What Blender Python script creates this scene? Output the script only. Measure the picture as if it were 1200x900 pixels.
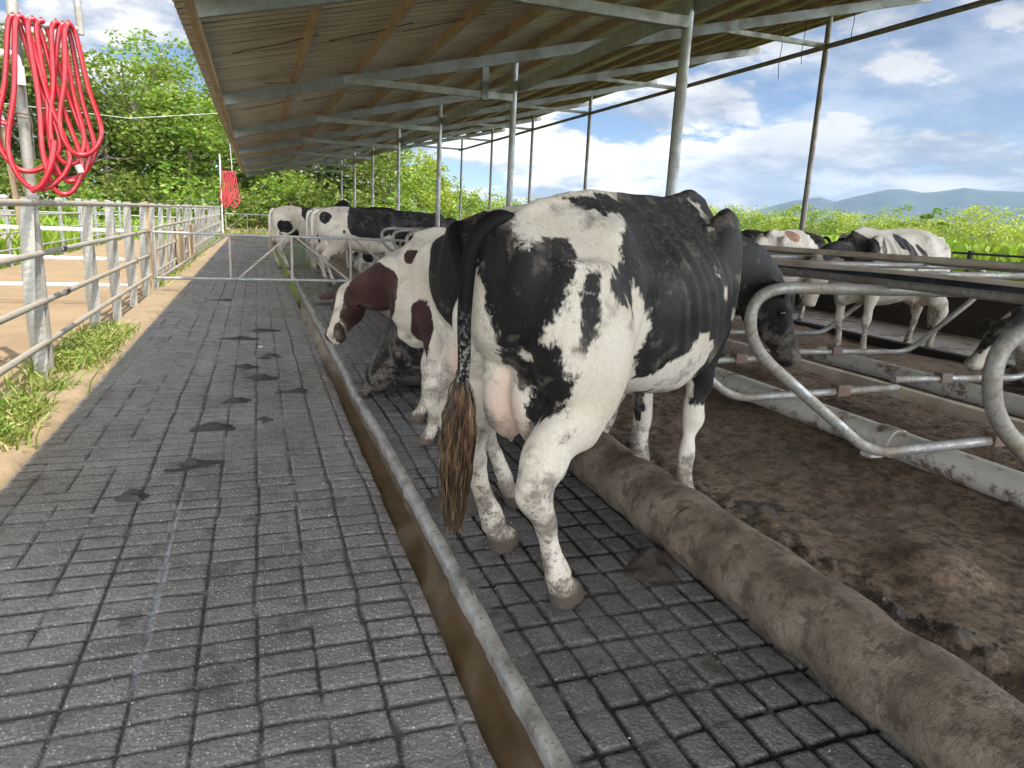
EXPO = 1.4; SUN_E = 3.0; SKY_S = .05; CLOUD_S = .39; HAZE = 0.00005; SKY_FILL = 13.5; CLOUD_T = .55; CLOUD_OFF = (5.3, 2.2, 7.9)
import bpy, bmesh, math, random
import numpy as np
from mathutils import Vector, Matrix

# ---------------------------------------------------------------- camera, sky, sun, exposure
for o in list(bpy.data.objects): bpy.data.objects.remove(o)
sc = bpy.context.scene
COL = sc.collection
R = math.radians
H = 1.5
def make_camera():
    f, p, y, r = 832.0, R(13.0), R(19.93), R(2.7)
    fwd = Vector((math.sin(y)*math.cos(p), math.cos(y)*math.cos(p), -math.sin(p)))
    right = Vector((math.cos(y), -math.sin(y), 0)); up = right.cross(fwd)
    i = math.cos(r)*right + math.sin(r)*up; j = -math.sin(r)*right + math.cos(r)*up
    cd = bpy.data.cameras.new('camera'); cam = bpy.data.objects.new('camera', cd); COL.objects.link(cam)
    M = Matrix((i, j, -fwd)).transposed().to_4x4(); M.translation = (0, 0, H)
    cam.matrix_world = M
    cd.sensor_fit = 'HORIZONTAL'; cd.sensor_width = 36; cd.lens = 36*f/1200
    cd.clip_start = .05; cd.clip_end = 20000
    sc.camera = cam
make_camera()
sc.view_settings.view_transform = 'Standard'; sc.view_settings.look = 'None'
sc.view_settings.gamma = 1; sc.view_settings.use_curve_mapping = False
sc.view_settings.exposure = EXPO
sc.cycles.max_bounces = 6; sc.cycles.diffuse_bounces = 4; sc.cycles.glossy_bounces = 3
sc.cycles.transparent_max_bounces = 6; sc.cycles.volume_bounces = 0
sc.cycles.use_denoising = True

LIGHT = Vector((-.212, .42, -1)).normalized()          # the way sunlight travels
SUN_EL = math.asin(-LIGHT.z); SUN_AZ = math.atan2(-LIGHT.x, -LIGHT.y)   # azimuth of the sun, clockwise from +Y
def make_sun():
    l = bpy.data.lights.new('sun', 'SUN'); l.energy = SUN_E; l.angle = R(.6); l.color = (1, .93, .80)
    o = bpy.data.objects.new('sun', l); COL.objects.link(o)
    o.rotation_euler = LIGHT.to_track_quat('-Z', 'Y').to_euler(); o.location = (0, 0, 30)
make_sun()

class NT:
    """small node-tree writer"""
    def __init__(s, tree): s.t = tree; s.n = tree.nodes; s.l = tree.links
    def new(s, typ, **kw):
        n = s.n.new(typ)
        for k, v in kw.items():
            if hasattr(n, k): setattr(n, k, v)
        return n
    def put(s, sock, v):
        if v is None: return
        if isinstance(v, bpy.types.NodeSocket): s.l.new(v, sock)
        else:
            if isinstance(v, (tuple, list)) and len(v) == 3 and sock.type == 'RGBA': v = (*v, 1)
            sock.default_value = v
    def math(s, op, a, b=None, c=None, clamp=False):
        n = s.new('ShaderNodeMath', operation=op, use_clamp=clamp)
        for k, v in enumerate((a, b, c)): s.put(n.inputs[k], v)
        return n.outputs[0]
    def vmath(s, op, a, b=None, scale=None):
        n = s.new('ShaderNodeVectorMath', operation=op); s.put(n.inputs[0], a)
        if b is not None: s.put(n.inputs[1], b)
        if scale is not None: s.put(n.inputs['Scale'], scale)
        return n.outputs['Value'] if op in ('DOT_PRODUCT', 'LENGTH', 'DISTANCE') else n.outputs[0]
    def noise(s, vec, scale=5, detail=4, rough=.55, dist=0, dim='3D'):
        n = s.new('ShaderNodeTexNoise', noise_dimensions=dim); s.put(n.inputs['Vector'], vec)
        s.put(n.inputs['Scale'], scale); s.put(n.inputs['Detail'], detail); s.put(n.inputs['Roughness'], rough); s.put(n.inputs['Distortion'], dist)
        return n.outputs[0]
    def vor(s, vec, scale=5, feature='F1', out='Distance', rnd=1):
        n = s.new('ShaderNodeTexVoronoi', feature=feature); s.put(n.inputs['Vector'], vec); s.put(n.inputs['Scale'], scale)
        if 'Randomness' in n.inputs: s.put(n.inputs['Randomness'], rnd)
        return n.outputs[out]
    def new_color_noise(s, vec, scale):
        n = s.new('ShaderNodeTexNoise'); s.put(n.inputs['Vector'], vec); s.put(n.inputs['Scale'], scale); s.put(n.inputs['Detail'], 3); return s.vmath('SUBTRACT', n.outputs['Color'], (.5, .5, .5))
    def ramp(s, fac, a, b, clamp=True, interp='LINEAR'):
        n = s.new('ShaderNodeMapRange', clamp=clamp); n.interpolation_type = interp
        s.put(n.inputs[0], fac); s.put(n.inputs[1], a); s.put(n.inputs[2], b); return n.outputs[0]
    def mix(s, f, a, b, blend='MIX'):
        n = s.new('ShaderNodeMix', data_type='RGBA', blend_type=blend, clamp_factor=True)
        s.put(n.inputs[0], f); s.put(n.inputs[6], a); s.put(n.inputs[7], b); return n.outputs[2]
    def geo(s, w='Position'): return s.new('ShaderNodeNewGeometry').outputs[w]
    def obj(s): return s.new('ShaderNodeTexCoord').outputs['Object']
    def attr(s, name, out='Fac'): return s.new('ShaderNodeAttribute', attribute_name=name).outputs[out]
    def sep(s, v):
        n = s.new('ShaderNodeSeparateXYZ'); s.put(n.inputs[0], v); return n.outputs
    def comb(s, x=0, y=0, z=0):
        n = s.new('ShaderNodeCombineXYZ')
        for k, v in enumerate((x, y, z)): s.put(n.inputs[k], v)
        return n.outputs[0]
    def mapping(s, v, scale=(1, 1, 1), rot=(0, 0, 0), loc=(0, 0, 0)):
        n = s.new('ShaderNodeMapping'); s.put(n.inputs[0], v); s.put(n.inputs['Location'], loc); s.put(n.inputs['Rotation'], rot); s.put(n.inputs['Scale'], scale); return n.outputs[0]
    def bump(s, h, strength=.5, dist=.01, normal=None):
        n = s.new('ShaderNodeBump'); s.put(n.inputs['Strength'], strength); s.put(n.inputs['Distance'], dist); s.put(n.inputs['Height'], h)
        if normal is not None: s.put(n.inputs['Normal'], normal)
        return n.outputs[0]

def material(name, fn):
    m = bpy.data.materials.new(name); m.use_nodes = True
    t = m.node_tree; t.nodes.clear(); n = NT(t)
    out = n.new('ShaderNodeOutputMaterial'); b = n.new('ShaderNodeBsdfPrincipled')
    t.links.new(b.outputs[0], out.inputs[0])
    r = fn(n, b, out) or {}
    for k, v in r.items():
        n.put(b.inputs[k], v)
    return m

def make_world():
    w = bpy.data.worlds.new('World'); sc.world = w; w.use_nodes = True
    t = w.node_tree; t.nodes.clear(); n = NT(t)
    out = n.new('ShaderNodeOutputWorld')
    sky = n.new('ShaderNodeTexSky'); sky.sky_type = 'NISHITA'; sky.sun_disc = False
    sky.sun_elevation = SUN_EL; sky.sun_rotation = SUN_AZ
    sky.air_density = .75; sky.dust_density = .15; sky.ozone_density = 3.5; sky.altitude = 500
    bg1 = n.new('ShaderNodeBackground'); t.links.new(sky.outputs[0], bg1.inputs[0]); bg1.inputs[1].default_value = SKY_S
    d = n.new('ShaderNodeTexCoord').outputs['Generated']
    x, y, z = n.sep(d)
    # cumulus: cells get smaller and flatter towards the horizon
    k = n.math('DIVIDE', 1.0, n.math('ADD', n.math('MAXIMUM', z, 0.0), .28))
    P = n.comb(n.math('MULTIPLY', x, k), n.math('MULTIPLY', y, k), n.math('MULTIPLY', z, n.math('MULTIPLY', k, 1.55)))
    P = n.vmath('ADD', P, CLOUD_OFF)
    def dens(P, det=6):
        a = n.noise(P, 1.5, 2, .5, .1)
        w = n.vmath('ADD', P, n.vmath('SCALE', n.new_color_noise(P, 3.0), None, .16))
        vo = n.new('ShaderNodeTexVoronoi', feature='F1'); n.put(vo.inputs['Vector'], w); vo.inputs['Scale'].default_value = 2.6
        vo.inputs['Detail'].default_value = 4.0; vo.inputs['Roughness'].default_value = .55; vo.inputs['Lacunarity'].default_value = 2.3; vo.normalize = True
        b = n.math('SUBTRACT', .40, vo.outputs['Distance'])
        f = n.noise(P, 9, 6, .62)
        return n.math('ADD', n.math('ADD', a, n.math('MULTIPLY', b, .62)), n.math('MULTIPLY', n.math('SUBTRACT', f, .5), .16))
    D = n.math('ADD', dens(P), n.math('MULTIPLY', n.ramp(z, .16, .01), .20))
    D0 = dens(P)
    D2 = dens(n.vmath('ADD', P, (0, 0, .16)))          # a little higher up
    cover = n.ramp(D, CLOUD_T, CLOUD_T+.075, interp='SMOOTHSTEP')
    lit = n.ramp(n.math('SUBTRACT', D0, D2), -.09, .10, interp='SMOOTHSTEP')
    thick = n.ramp(D, CLOUD_T+.08, CLOUD_T+.30, interp='SMOOTHSTEP')
    ddir = Vector((math.sin(R(52)), math.cos(R(52)), .34)).normalized()
    gd = n.math('ADD', n.vmath('DOT_PRODUCT', d, tuple(ddir)), n.math('MULTIPLY', n.math('SUBTRACT', D, .45), .22))
    deck = n.math('MULTIPLY', n.ramp(gd, .962, 1.0, interp='SMOOTHSTEP'), .50)
    white = n.mix(lit, (.40, .47, .60), (1.25, 1.22, 1.18))
    white = n.mix(n.math('MULTIPLY', thick, n.math('SUBTRACT', .75, n.math('MULTIPLY', lit, .45))), white, (.44, .51, .62))
    soft = n.noise(P, 2.4, 5, .6)
    white = n.mix(deck, white, n.mix(n.ramp(soft, .35, .65), (.24, .30, .40), (.52, .57, .64)))
    lowhaze = n.ramp(z, .10, .0)
    white = n.mix(n.math('MULTIPLY', lowhaze, .15), white, (.72, .84, 1.0))
    # clouds on the sun's side, behind the viewer, boosted as added fill light
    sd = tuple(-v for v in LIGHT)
    sky_fill = n.math('ADD', 1.0, n.math('MULTIPLY', n.ramp(n.vmath('DOT_PRODUCT', d, Vector((sd[0], sd[1], 0)).normalized()), 0.02, .60, interp='SMOOTHSTEP'), SKY_FILL))
    bg2 = n.new('ShaderNodeBackground'); n.put(bg2.inputs[0], white); n.put(bg2.inputs[1], n.math('MULTIPLY', sky_fill, CLOUD_S))
    mixs = n.new('ShaderNodeMixShader')
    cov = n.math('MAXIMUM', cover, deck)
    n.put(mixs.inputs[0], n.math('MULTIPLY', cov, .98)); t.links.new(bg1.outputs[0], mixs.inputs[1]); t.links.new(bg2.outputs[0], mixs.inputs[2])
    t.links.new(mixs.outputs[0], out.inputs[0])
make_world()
# ---------------------------------------------------------------- helpers
def tag(o, label=None, cat=None, group=None, kind=None):
    if label: o['label'] = label
    if cat: o['category'] = cat
    if group: o['group'] = group
    if kind: o['kind'] = kind
    return o
def root(name, loc=(0, 0, 0), rz=0):
    o = bpy.data.objects.new(name, None); COL.objects.link(o); o.location = loc; o.rotation_euler = (0, 0, rz)
    o.empty_display_size = .1
    return o
def link(name, me, mat=None, parent=None, smooth=False):
    o = bpy.data.objects.new(name, me); COL.objects.link(o)
    if mat is not None and not me.materials: me.materials.append(mat)
    if parent: o.parent = parent
    if smooth and len(me.polygons): me.polygons.foreach_set('use_smooth', np.ones(len(me.polygons), bool))
    return o
def copy_tree(o, parent=None):
    c = o.copy(); COL.objects.link(c)
    if parent: c.parent = parent
    for ch in list(o.children): copy_tree(ch, c)
    return c
def np_mesh(name, V, F):
    """V (n,3) array, F (m,k) array of equal-size faces"""
    me = bpy.data.meshes.new(name); V = np.asarray(V, np.float32); F = np.asarray(F, np.int32)
    me.vertices.add(len(V)); me.vertices.foreach_set('co', V.ravel())
    k = F.shape[1]; me.loops.add(F.size); me.loops.foreach_set('vertex_index', F.ravel())
    me.polygons.add(len(F)); me.polygons.foreach_set('loop_start', np.arange(0, F.size, k, dtype=np.int32))
    me.polygons.foreach_set('loop_total', np.full(len(F), k, np.int32))
    me.update(calc_edges=True); me.validate()
    return me
def fattr(me, name, vals):
    a = me.attributes.new(name, 'FLOAT', 'POINT'); a.data.foreach_set('value', np.asarray(vals, np.float32))
class MB:
    """collects shapes, then links them as ONE mesh object"""
    def __init__(s): s.v = []; s.f = []
    def add(s, V, F):
        b = len(s.v); s.v += [tuple(v) for v in V]; s.f += [tuple(i+b for i in f) for f in F]; return s
    def box(s, a, b, M=None):
        (x0, y0, z0), (x1, y1, z1) = a, b
        V = [Vector(p) for p in ((x0,y0,z0),(x1,y0,z0),(x1,y1,z0),(x0,y1,z0),(x0,y0,z1),(x1,y0,z1),(x1,y1,z1),(x0,y1,z1))]
        if M: V = [M @ v for v in V]
        return s.add(V, ((3,2,1,0),(4,5,6,7),(0,1,5,4),(1,2,6,5),(2,3,7,6),(3,0,4,7)))
    def bar(s, p, q, w, h, up=(0, 0, 1)):
        """rectangular bar from p to q; w sideways, h along up"""
        p = Vector(p); q = Vector(q); t = (q-p).normalized(); u = Vector(up); sd = t.cross(u).normalized(); u = sd.cross(t)
        V = [c + sd*a*w/2 + u*b*h/2 for c in (p, q) for a, b in ((-1,-1),(1,-1),(1,1),(-1,1))]
        return s.add(V, ((3,2,1,0),(4,5,6,7),(0,1,5,4),(1,2,6,5),(2,3,7,6),(3,0,4,7)))
    def tube(s, pts, r, n=10, cap=True, closed=False):
        pts = [Vector(p) for p in pts]; rs = r if hasattr(r, '__len__') else [r]*len(pts)
        N = len(pts); rings = []; prev = None
        for i, p in enumerate(pts):
            a = pts[(i-1) % N] if (i or closed) else p; b = pts[(i+1) % N] if (i < N-1 or closed) else p
            t = (b-a).normalized()
            if prev is None:
                u = Vector((0, 0, 1)) if abs(t.z) < .9 else Vector((1, 0, 0)); u = (u - t*u.dot(t)).normalized()
            else: u = (prev - t*prev.dot(t)).normalized()
            prev = u; w = t.cross(u)
            rings.append([p + (u*math.cos(2*math.pi*k/n) + w*math.sin(2*math.pi*k/n))*rs[i] for k in range(n)])
        V = [v for g in rings for v in g]; F = []
        for i in range(N if closed else N-1):
            j = (i+1) % N
            for k in range(n): F.append((i*n+k, i*n+(k+1) % n, j*n+(k+1) % n, j*n+k))
        if cap and not closed: F.append(tuple(range(n))[::-1]); F.append(tuple((N-1)*n+k for k in range(n)))
        return s.add(V, F)
    def build(s, name, mat, parent=None, smooth=False, bevel=0):
        me = bpy.data.meshes.new(name); me.from_pydata([tuple(v) for v in s.v], [], s.f); me.update()
        bm = bmesh.new(); bm.from_mesh(me); bmesh.ops.recalc_face_normals(bm, faces=bm.faces)
        if bevel: bmesh.ops.bevel(bm, geom=list(bm.edges), offset=bevel, segments=2, affect='EDGES', profile=.6)
        bm.to_mesh(me); bm.free()
        o = link(name, me, mat, parent)
        if smooth: me.shade_auto(R(40)) if hasattr(me, 'shade_auto') else [setattr(p, 'use_smooth', True) for p in me.polygons]
        if smooth:
            # sharp where faces meet at more than 40 degrees
            me.set_sharp_from_angle(angle=R(40)) if hasattr(me, 'set_sharp_from_angle') else None
        return o
def bez(p0, p1, p2, n=8):
    p0, p1, p2 = Vector(p0), Vector(p1), Vector(p2)
    return [(1-t)**2*p0 + 2*t*(1-t)*p1 + t*t*p2 for t in [k/n for k in range(n+1)]]
def rounded(pts, rad, n=6):
    """polyline with its inner corners rounded"""
    pts = [Vector(p) for p in pts]; out = [pts[0]]
    for i in range(1, len(pts)-1):
        a, b, c = pts[i-1], pts[i], pts[i+1]; r = rad[i-1] if hasattr(rad, '__len__') else rad
        r1 = min(r, (a-b).length*.49); r2 = min(r, (c-b).length*.49)
        out += bez(b+(a-b).normalized()*r1, b, b+(c-b).normalized()*r2, n)
    return out + [pts[-1]]
def spline(pts, n=6):
    """Catmull-Rom through the points"""
    P = [Vector(p) for p in pts]; P = [P[0]*2-P[1]] + P + [P[-1]*2-P[-2]]; out = []
    for i in range(1, len(P)-2):
        for k in range(n):
            t = k/n; a, b, c, d = P[i-1:i+3]
            out.append(.5*((2*b)+(c-a)*t+(2*a-5*b+4*c-d)*t*t+(3*b-a-3*c+d)*t**3))
    return out + [P[-2]]
rng = np.random.default_rng(7)

# value noise in numpy (for terrain, dirt and coats)
_perm = np.random.default_rng(3).random((64, 64, 64)).astype(np.float32)
def vnoise(P, s=1.0, octv=3, rough=.5, off=0.0):
    P = np.asarray(P, float)*s + off + 1000.0; out = 0; amp = 1; tot = 0
    for _ in range(octv):
        i = np.floor(P).astype(int); f = P-i; f = f*f*(3-2*f); i &= 63; j = (i+1) & 63
        x, y, z = f[:, 0], f[:, 1], f[:, 2]
        g = lambda a, b, c: _perm[a, b, c]
        v = ((g(i[:,0],i[:,1],i[:,2])*(1-x)+g(j[:,0],i[:,1],i[:,2])*x)*(1-y)+(g(i[:,0],j[:,1],i[:,2])*(1-x)+g(j[:,0],j[:,1],i[:,2])*x)*y)*(1-z) \
          + ((g(i[:,0],i[:,1],j[:,2])*(1-x)+g(j[:,0],i[:,1],j[:,2])*x)*(1-y)+(g(i[:,0],j[:,1],j[:,2])*(1-x)+g(j[:,0],j[:,1],j[:,2])*x)*y)*z
        out = out + amp*(v*2-1); tot += amp; amp *= rough; P = P*2.03+17.3
    return out/tot
# ---------------------------------------------------------------- cows
# local frame of a cow: +x forward, +y left, z up; the hooves stand on z = 0
def ring(c, lat, up, a, b, n=20, e=1.0, taper=0.0, drop=0.0):
    """super-ellipse ring; taper narrows its top, drop moves its widest line down"""
    out = []
    for k in range(n):
        th = 2*math.pi*k/n; cs, sn = math.cos(th), math.sin(th)
        x = math.copysign(abs(cs)**e, cs)*a; y = math.copysign(abs(sn)**e, sn)*b
        if sn > 0: x *= 1-taper*sn*sn
        out.append(c + lat*x + up*(y - drop*b*(1-sn*sn)))
    return out
def loft(mb, rings):
    n = len(rings[0]); V = [v for r in rings for v in r]; F = []
    for i in range(len(rings)-1):
        for k in range(n): F.append((i*n+k, i*n+(k+1) % n, (i+1)*n+(k+1) % n, (i+1)*n+k))
    F.append(tuple(range(n))[::-1]); F.append(tuple((len(rings)-1)*n+k for k in range(n)))
    mb.add(V, F)
def limb(mb, secs, n=12, fwd=Vector((1, 0, 0))):
    """secs: (point, half size along fwd, half size sideways); smooth interpolation"""
    P = [Vector(s[0]) for s in secs]; pts = spline(P, 4)
    A = np.interp(np.arange(len(pts))/4, range(len(secs)), [s[1] for s in secs]); B = np.interp(np.arange(len(pts))/4, range(len(secs)), [s[2] for s in secs])
    rings = []
    for i, p in enumerate(pts):
        t = (pts[min(i+1, len(pts)-1)]-pts[max(i-1, 0)]).normalized()
        f = (fwd - t*fwd.dot(t))
        f = f.normalized() if f.length > .05 else Vector((0, 0, 1)); s = t.cross(f)
        rings.append(ring(p, s, f, B[i], A[i], n))
    loft(mb, rings)
def ball(mb, c, r, n=12, M=None):
    c = Vector(c); r = (r, r, r) if not hasattr(r, '__len__') else r
    rings = []
    for i in range(n+1):
        ph = -math.pi/2+math.pi*(i+.02)/(n+.04); cz, sz = math.cos(ph), math.sin(ph)
        rings.append([c + (M @ Vector((r[0]*cz*math.cos(2*math.pi*k/16), r[1]*cz*math.sin(2*math.pi*k/16), r[2]*sz)) if M else Vector((r[0]*cz*math.cos(2*math.pi*k/16), r[1]*cz*math.sin(2*math.pi*k/16), r[2]*sz))) for k in range(16)])
    loft(mb, rings)

def remeshed(mb, voxel, smooth=5):
    me = bpy.data.meshes.new('tmp'); me.from_pydata([tuple(v) for v in mb.v], [], mb.f)
    bm = bmesh.new(); bm.from_mesh(me); bmesh.ops.recalc_face_normals(bm, faces=bm.faces); bm.to_mesh(me); bm.free()
    o = bpy.data.objects.new('tmp', me); COL.objects.link(o)
    m = o.modifiers.new('r', 'REMESH'); m.mode = 'VOXEL'; m.voxel_size = voxel
    s = o.modifiers.new('s', 'SMOOTH'); s.factor = .5; s.iterations = smooth
    dg = bpy.context.evaluated_depsgraph_get(); ev = o.evaluated_get(dg)
    out = bpy.data.meshes.new_from_object(ev, depsgraph=dg); bpy.data.objects.remove(o); bpy.data.meshes.remove(me)
    return out

HIND = dict(top=(-.47, .13, 1.16))
def cow_shape(c):
    """c: dict of pose numbers. Returns MB of overlapping closed shapes and useful anchor points"""
    mb = MB(); Y = Vector((0, 1, 0)); Z = Vector((0, 0, 1))
    dz = c.get('drop', 0.0); by = c.get('bend', 0.0); fat = c.get('fat', 1.0)
    T = c.get('torso', [  # x, top, bottom, half width, taper of top, exponent
        (-.845, 1.30, 1.14, .085, .1, .9), (-.82, 1.385, 1.02, .145, .15, .85), (-.75, 1.435, .94, .185, .22, .82), (-.62, 1.465, .86, .225, .28, .80),
        (-.47, 1.485, .80, .262, .30, .78), (-.34, 1.500, .77, .290, .34, .78), (-.20, 1.495, .72, .300, .40, .80), (-.05, 1.480, .67, .325, .42, .82),
        (.12, 1.465, .63, .348, .46, .84), (.30, 1.460, .625, .345, .50, .86), (.45, 1.465, .65, .310, .54, .88), (.58, 1.475, .68, .262, .58, .9),
        (.70, 1.455, .71, .215, .55, .9), (.80, 1.37, .76, .165, .4, .95), (.87, 1.22, .85, .10, .2, 1.0)])
    secs = []
    for x, t, b, w, tp, e in T:
        w *= fat; b2 = (b+.0)
        secs.append(ring(Vector((x, by*(x+.3)**2*(1 if x > -.3 else 0), (t+b2)/2-dz)), Y, Z, w, (t-b2)/2, 28, e, tp, .12))
    loft(mb, secs)
    def B(x): return by*(x+.3)**2 if x > -.3 else 0
    for s in (-1, 1):
        ball(mb, (.56, s*.185+B(.56), 1.10-dz), (.17, .09, .34))              # shoulder blade
        ball(mb, (.74, s*.12+B(.74), 1.02-dz), (.12, .09, .16))               # point of shoulder
    mb.tube([(-.83, 0, 1.40-dz), (-.6, 0, 1.478-dz), (-.3, 0, 1.508-dz), (0, 0, 1.490-dz), (.3, B(.3), 1.470-dz), (.56, B(.56), 1.492-dz), (.72, B(.72), 1.44-dz)], [.03, .03, .026, .024, .024, .03, .03], 10)
    ball(mb, (.66, B(.66), .76-dz), (.17, .085, .13))                          # brisket
    # udder
    if c.get('udder', True):
        ball(mb, (-.46, 0, .83-dz), (.25, .15, .20)); ball(mb, (-.62, .068, .84-dz), (.13, .09, .24)); ball(mb, (-.62, -.068, .84-dz), (.13, .09, .24))
        for tx, ty in ((-.60, .07), (-.60, -.07), (-.40, .08), (-.40, -.08)):
            mb.tube([(tx, ty, .68-dz), (tx, ty, .61-dz), (tx, ty, .575-dz)], [.024, .019, .013], 10)
    # legs
    if not c.get('lying'):
        feet = c.get('feet', {})
        def place(P, key):
            dx, dy, dzf = feet.get(key, (0, 0, 0)); ztop = P[0][0][2]; out = []
            for (p, a, b) in P:
                k = max(0, min(1, 1-(p[2]/ztop))); k = k**.8
                g = 1+(c.get('legfat', 1)-1)*min(1, k*3); out.append(((p[0]+dx*k, p[1]+dy*k, p[2]+dzf*k), a*g, b*g))
            return out
        for s, kf, kh in ((-1, 'fr', 'hr'), (1, 'fl', 'hl')):
            hind = [((-.54, s*.165, 1.28), .19, .085), ((-.56, s*.175, 1.10), .225, .120), ((-.55, s*.190, .92), .190, .118), ((-.575, s*.19, .76), .135, .088),
                    ((-.69, s*.18, .68), .095, .064), ((-.765, s*.175, .59), .086, .056), ((-.765, s*.17, .52), .072, .050), ((-.72, s*.165, .41), .041, .034), ((-.67, s*.165, .28), .036, .031),
                    ((-.620, s*.165, .165), .044, .039), ((-.600, s*.165, .11), .042, .039), ((-.570, s*.165, .065), .052, .046), ((-.545, s*.165, .03), .066, .053), ((-.538, s*.165, .004), .070, .055)]
            hind = place(hind, kh); limb(mb, hind, 14)
            h = Vector(hind[5][0]); ball(mb, h+Vector((-.060, 0, .03)), (.028, .022, .045))       # point of hock
            f0 = Vector(hind[9][0]); ball(mb, f0+Vector((-.035, .018, -.035)), .016); ball(mb, f0+Vector((-.035, -.018, -.035)), .016)   # dew claws
            front = [((.56, s*.175+B(.56), 1.05), .145, .075), ((.55, s*.185+B(.55), .88), .125, .080), ((.545, s*.18+B(.55), .74), .088, .062), ((.555, s*.17+B(.55), .60), .060, .048),
                     ((.57, s*.16+B(.55), .47), .047, .042), ((.575, s*.158+B(.55), .42), .046, .043), ((.572, s*.155+B(.55), .34), .035, .032), ((.572, s*.155+B(.55), .22), .033, .030),
                     ((.575, s*.155+B(.55), .145), .042, .037), ((.59, s*.155+B(.55), .09), .040, .037), ((.612, s*.155+B(.55), .05), .054, .047), ((.622, s*.155+B(.55), .02), .066, .053), ((.625, s*.155+B(.55), .004), .069, .055)]
            limb(mb, place(front, kf), 14)
    else:
        for s in (-1, 1):   # lying: folded legs
            limb(mb, [((-.45, s*.18, 1.05-dz), .25, .12), ((-.40, s*.27, .88-dz), .22, .13), ((-.22, s*.33, .12), .10, .08), ((-.02, s*.36, .085), .06, .05)], 14)
            limb(mb, [((-.03, s*.36, .09), .06, .055), ((-.25, s*.40, .06), .04, .04), ((-.42, s*.42, .05), .045, .045), ((-.52, s*.43, .045), .055, .05)], 12)
            limb(mb, [((.55, s*.18+B(.55), 1.0-dz), .14, .08), ((.50, s*.22+B(.5), .80-dz), .12, .09), ((.70, s*.22+B(.7), .13), .075, .06), ((.92, s*.20+B(.8), .09), .055, .05)], 12)
            limb(mb, [((.92, s*.20+B(.8), .09), .055, .05), ((.74, s*.14+B(.7), .05), .04, .035), ((.62, s*.12+B(.6), .045), .045, .04)], 12)
    # a cow that stands uphill: lift the trunk towards the front
    ti = c.get('tilt', 0.0)
    if ti: mb.v = [(v[0], v[1], v[2]+ti*(v[0]+.6)*max(0, min(1, v[2]/.75))) for v in mb.v]
    # neck and head
    sh0 = Vector((.56, B(.56), 1.17-dz+ti*1.2)); sh1 = Vector((.76, B(.76), 1.14-dz+ti*1.3))
    poll = Vector(c['poll']); muz = Vector(c['muzzle']); hd = (muz-poll).normalized(); Lh = .50
    mid = sh1.lerp(poll, .5) + Vector(c.get('neckbow', (0, 0, .03)))
    upv = Vector(c.get('headup', (0, 0, 1))); lat = upv.cross(hd)
    if lat.length < .2: lat = Vector((0, 1, 0))
    lat.normalize(); up = hd.cross(lat).normalized()
    base = poll + hd*.06 - up*.085
    pts = spline([sh0, sh1, mid, base], 5); N = len(pts); rings = []
    for i, p in enumerate(pts):
        t = (pts[min(i+1, N-1)]-pts[max(i-1, 0)]).normalized(); k = i/(N-1)
        l0 = Vector((0, 1, 0)).lerp(lat, k*k); l0 = (l0-t*l0.dot(t)).normalized(); u = t.cross(l0)
        if u.z < 0 and k < .5: u = -u
        hh = np.interp(k, (0, .35, .7, 1), (.225, .215, .165, .125)); ww = np.interp(k, (0, .35, .7, 1), (.15, .125, .092, .08))
        rings.append(ring(p, l0, u, ww, hh, 20, .95))
    loft(mb, rings)
    Hs = [(-.04, .055, .06, -.075), (.0, .092, .095, -.085), (.06, .108, .125, -.100), (.13, .112, .135, -.108), (.19, .110, .132, -.110), (.26, .088, .112, -.100), (.33, .070, .090, -.088), (.40, .064, .076, -.078), (.45, .072, .073, -.073), (.495, .074, .066, -.070), (.52, .058, .048, -.068)]
    rings = [ring(poll+hd*x+up*o, lat, up, w, h, 20, .88, .12) for x, w, h, o in Hs]; loft(mb, rings)
    for s in (-1, 1):
        ball(mb, poll+hd*.165+lat*s*.094+up*(-.052), (.034, .034, .028))       # brow over the eye
        ball(mb, poll+hd*.475+lat*s*.042+up*(-.045), .027)                    # nostril wing
        # ear
        er = poll+hd*.045+lat*s*.085+up*(-.055); ed = (lat*s*1.0 - hd*.20 + up*c.get('earlift', -.12)).normalized()
        e2 = hd; secs = []
        eu = ed.cross(e2).normalized(); e2 = eu.cross(ed).normalized()
        for q, a, b in ((0, .026, .024), (.04, .045, .022), (.09, .062, .016), (.14, .060, .013), (.185, .040, .012), (.215, .014, .010)):
            secs.append(ring(er+ed*q, e2, eu, a, b, 12))
        loft(mb, secs)
    return mb, dict(poll=poll, hd=hd, lat=lat, up=up)

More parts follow.
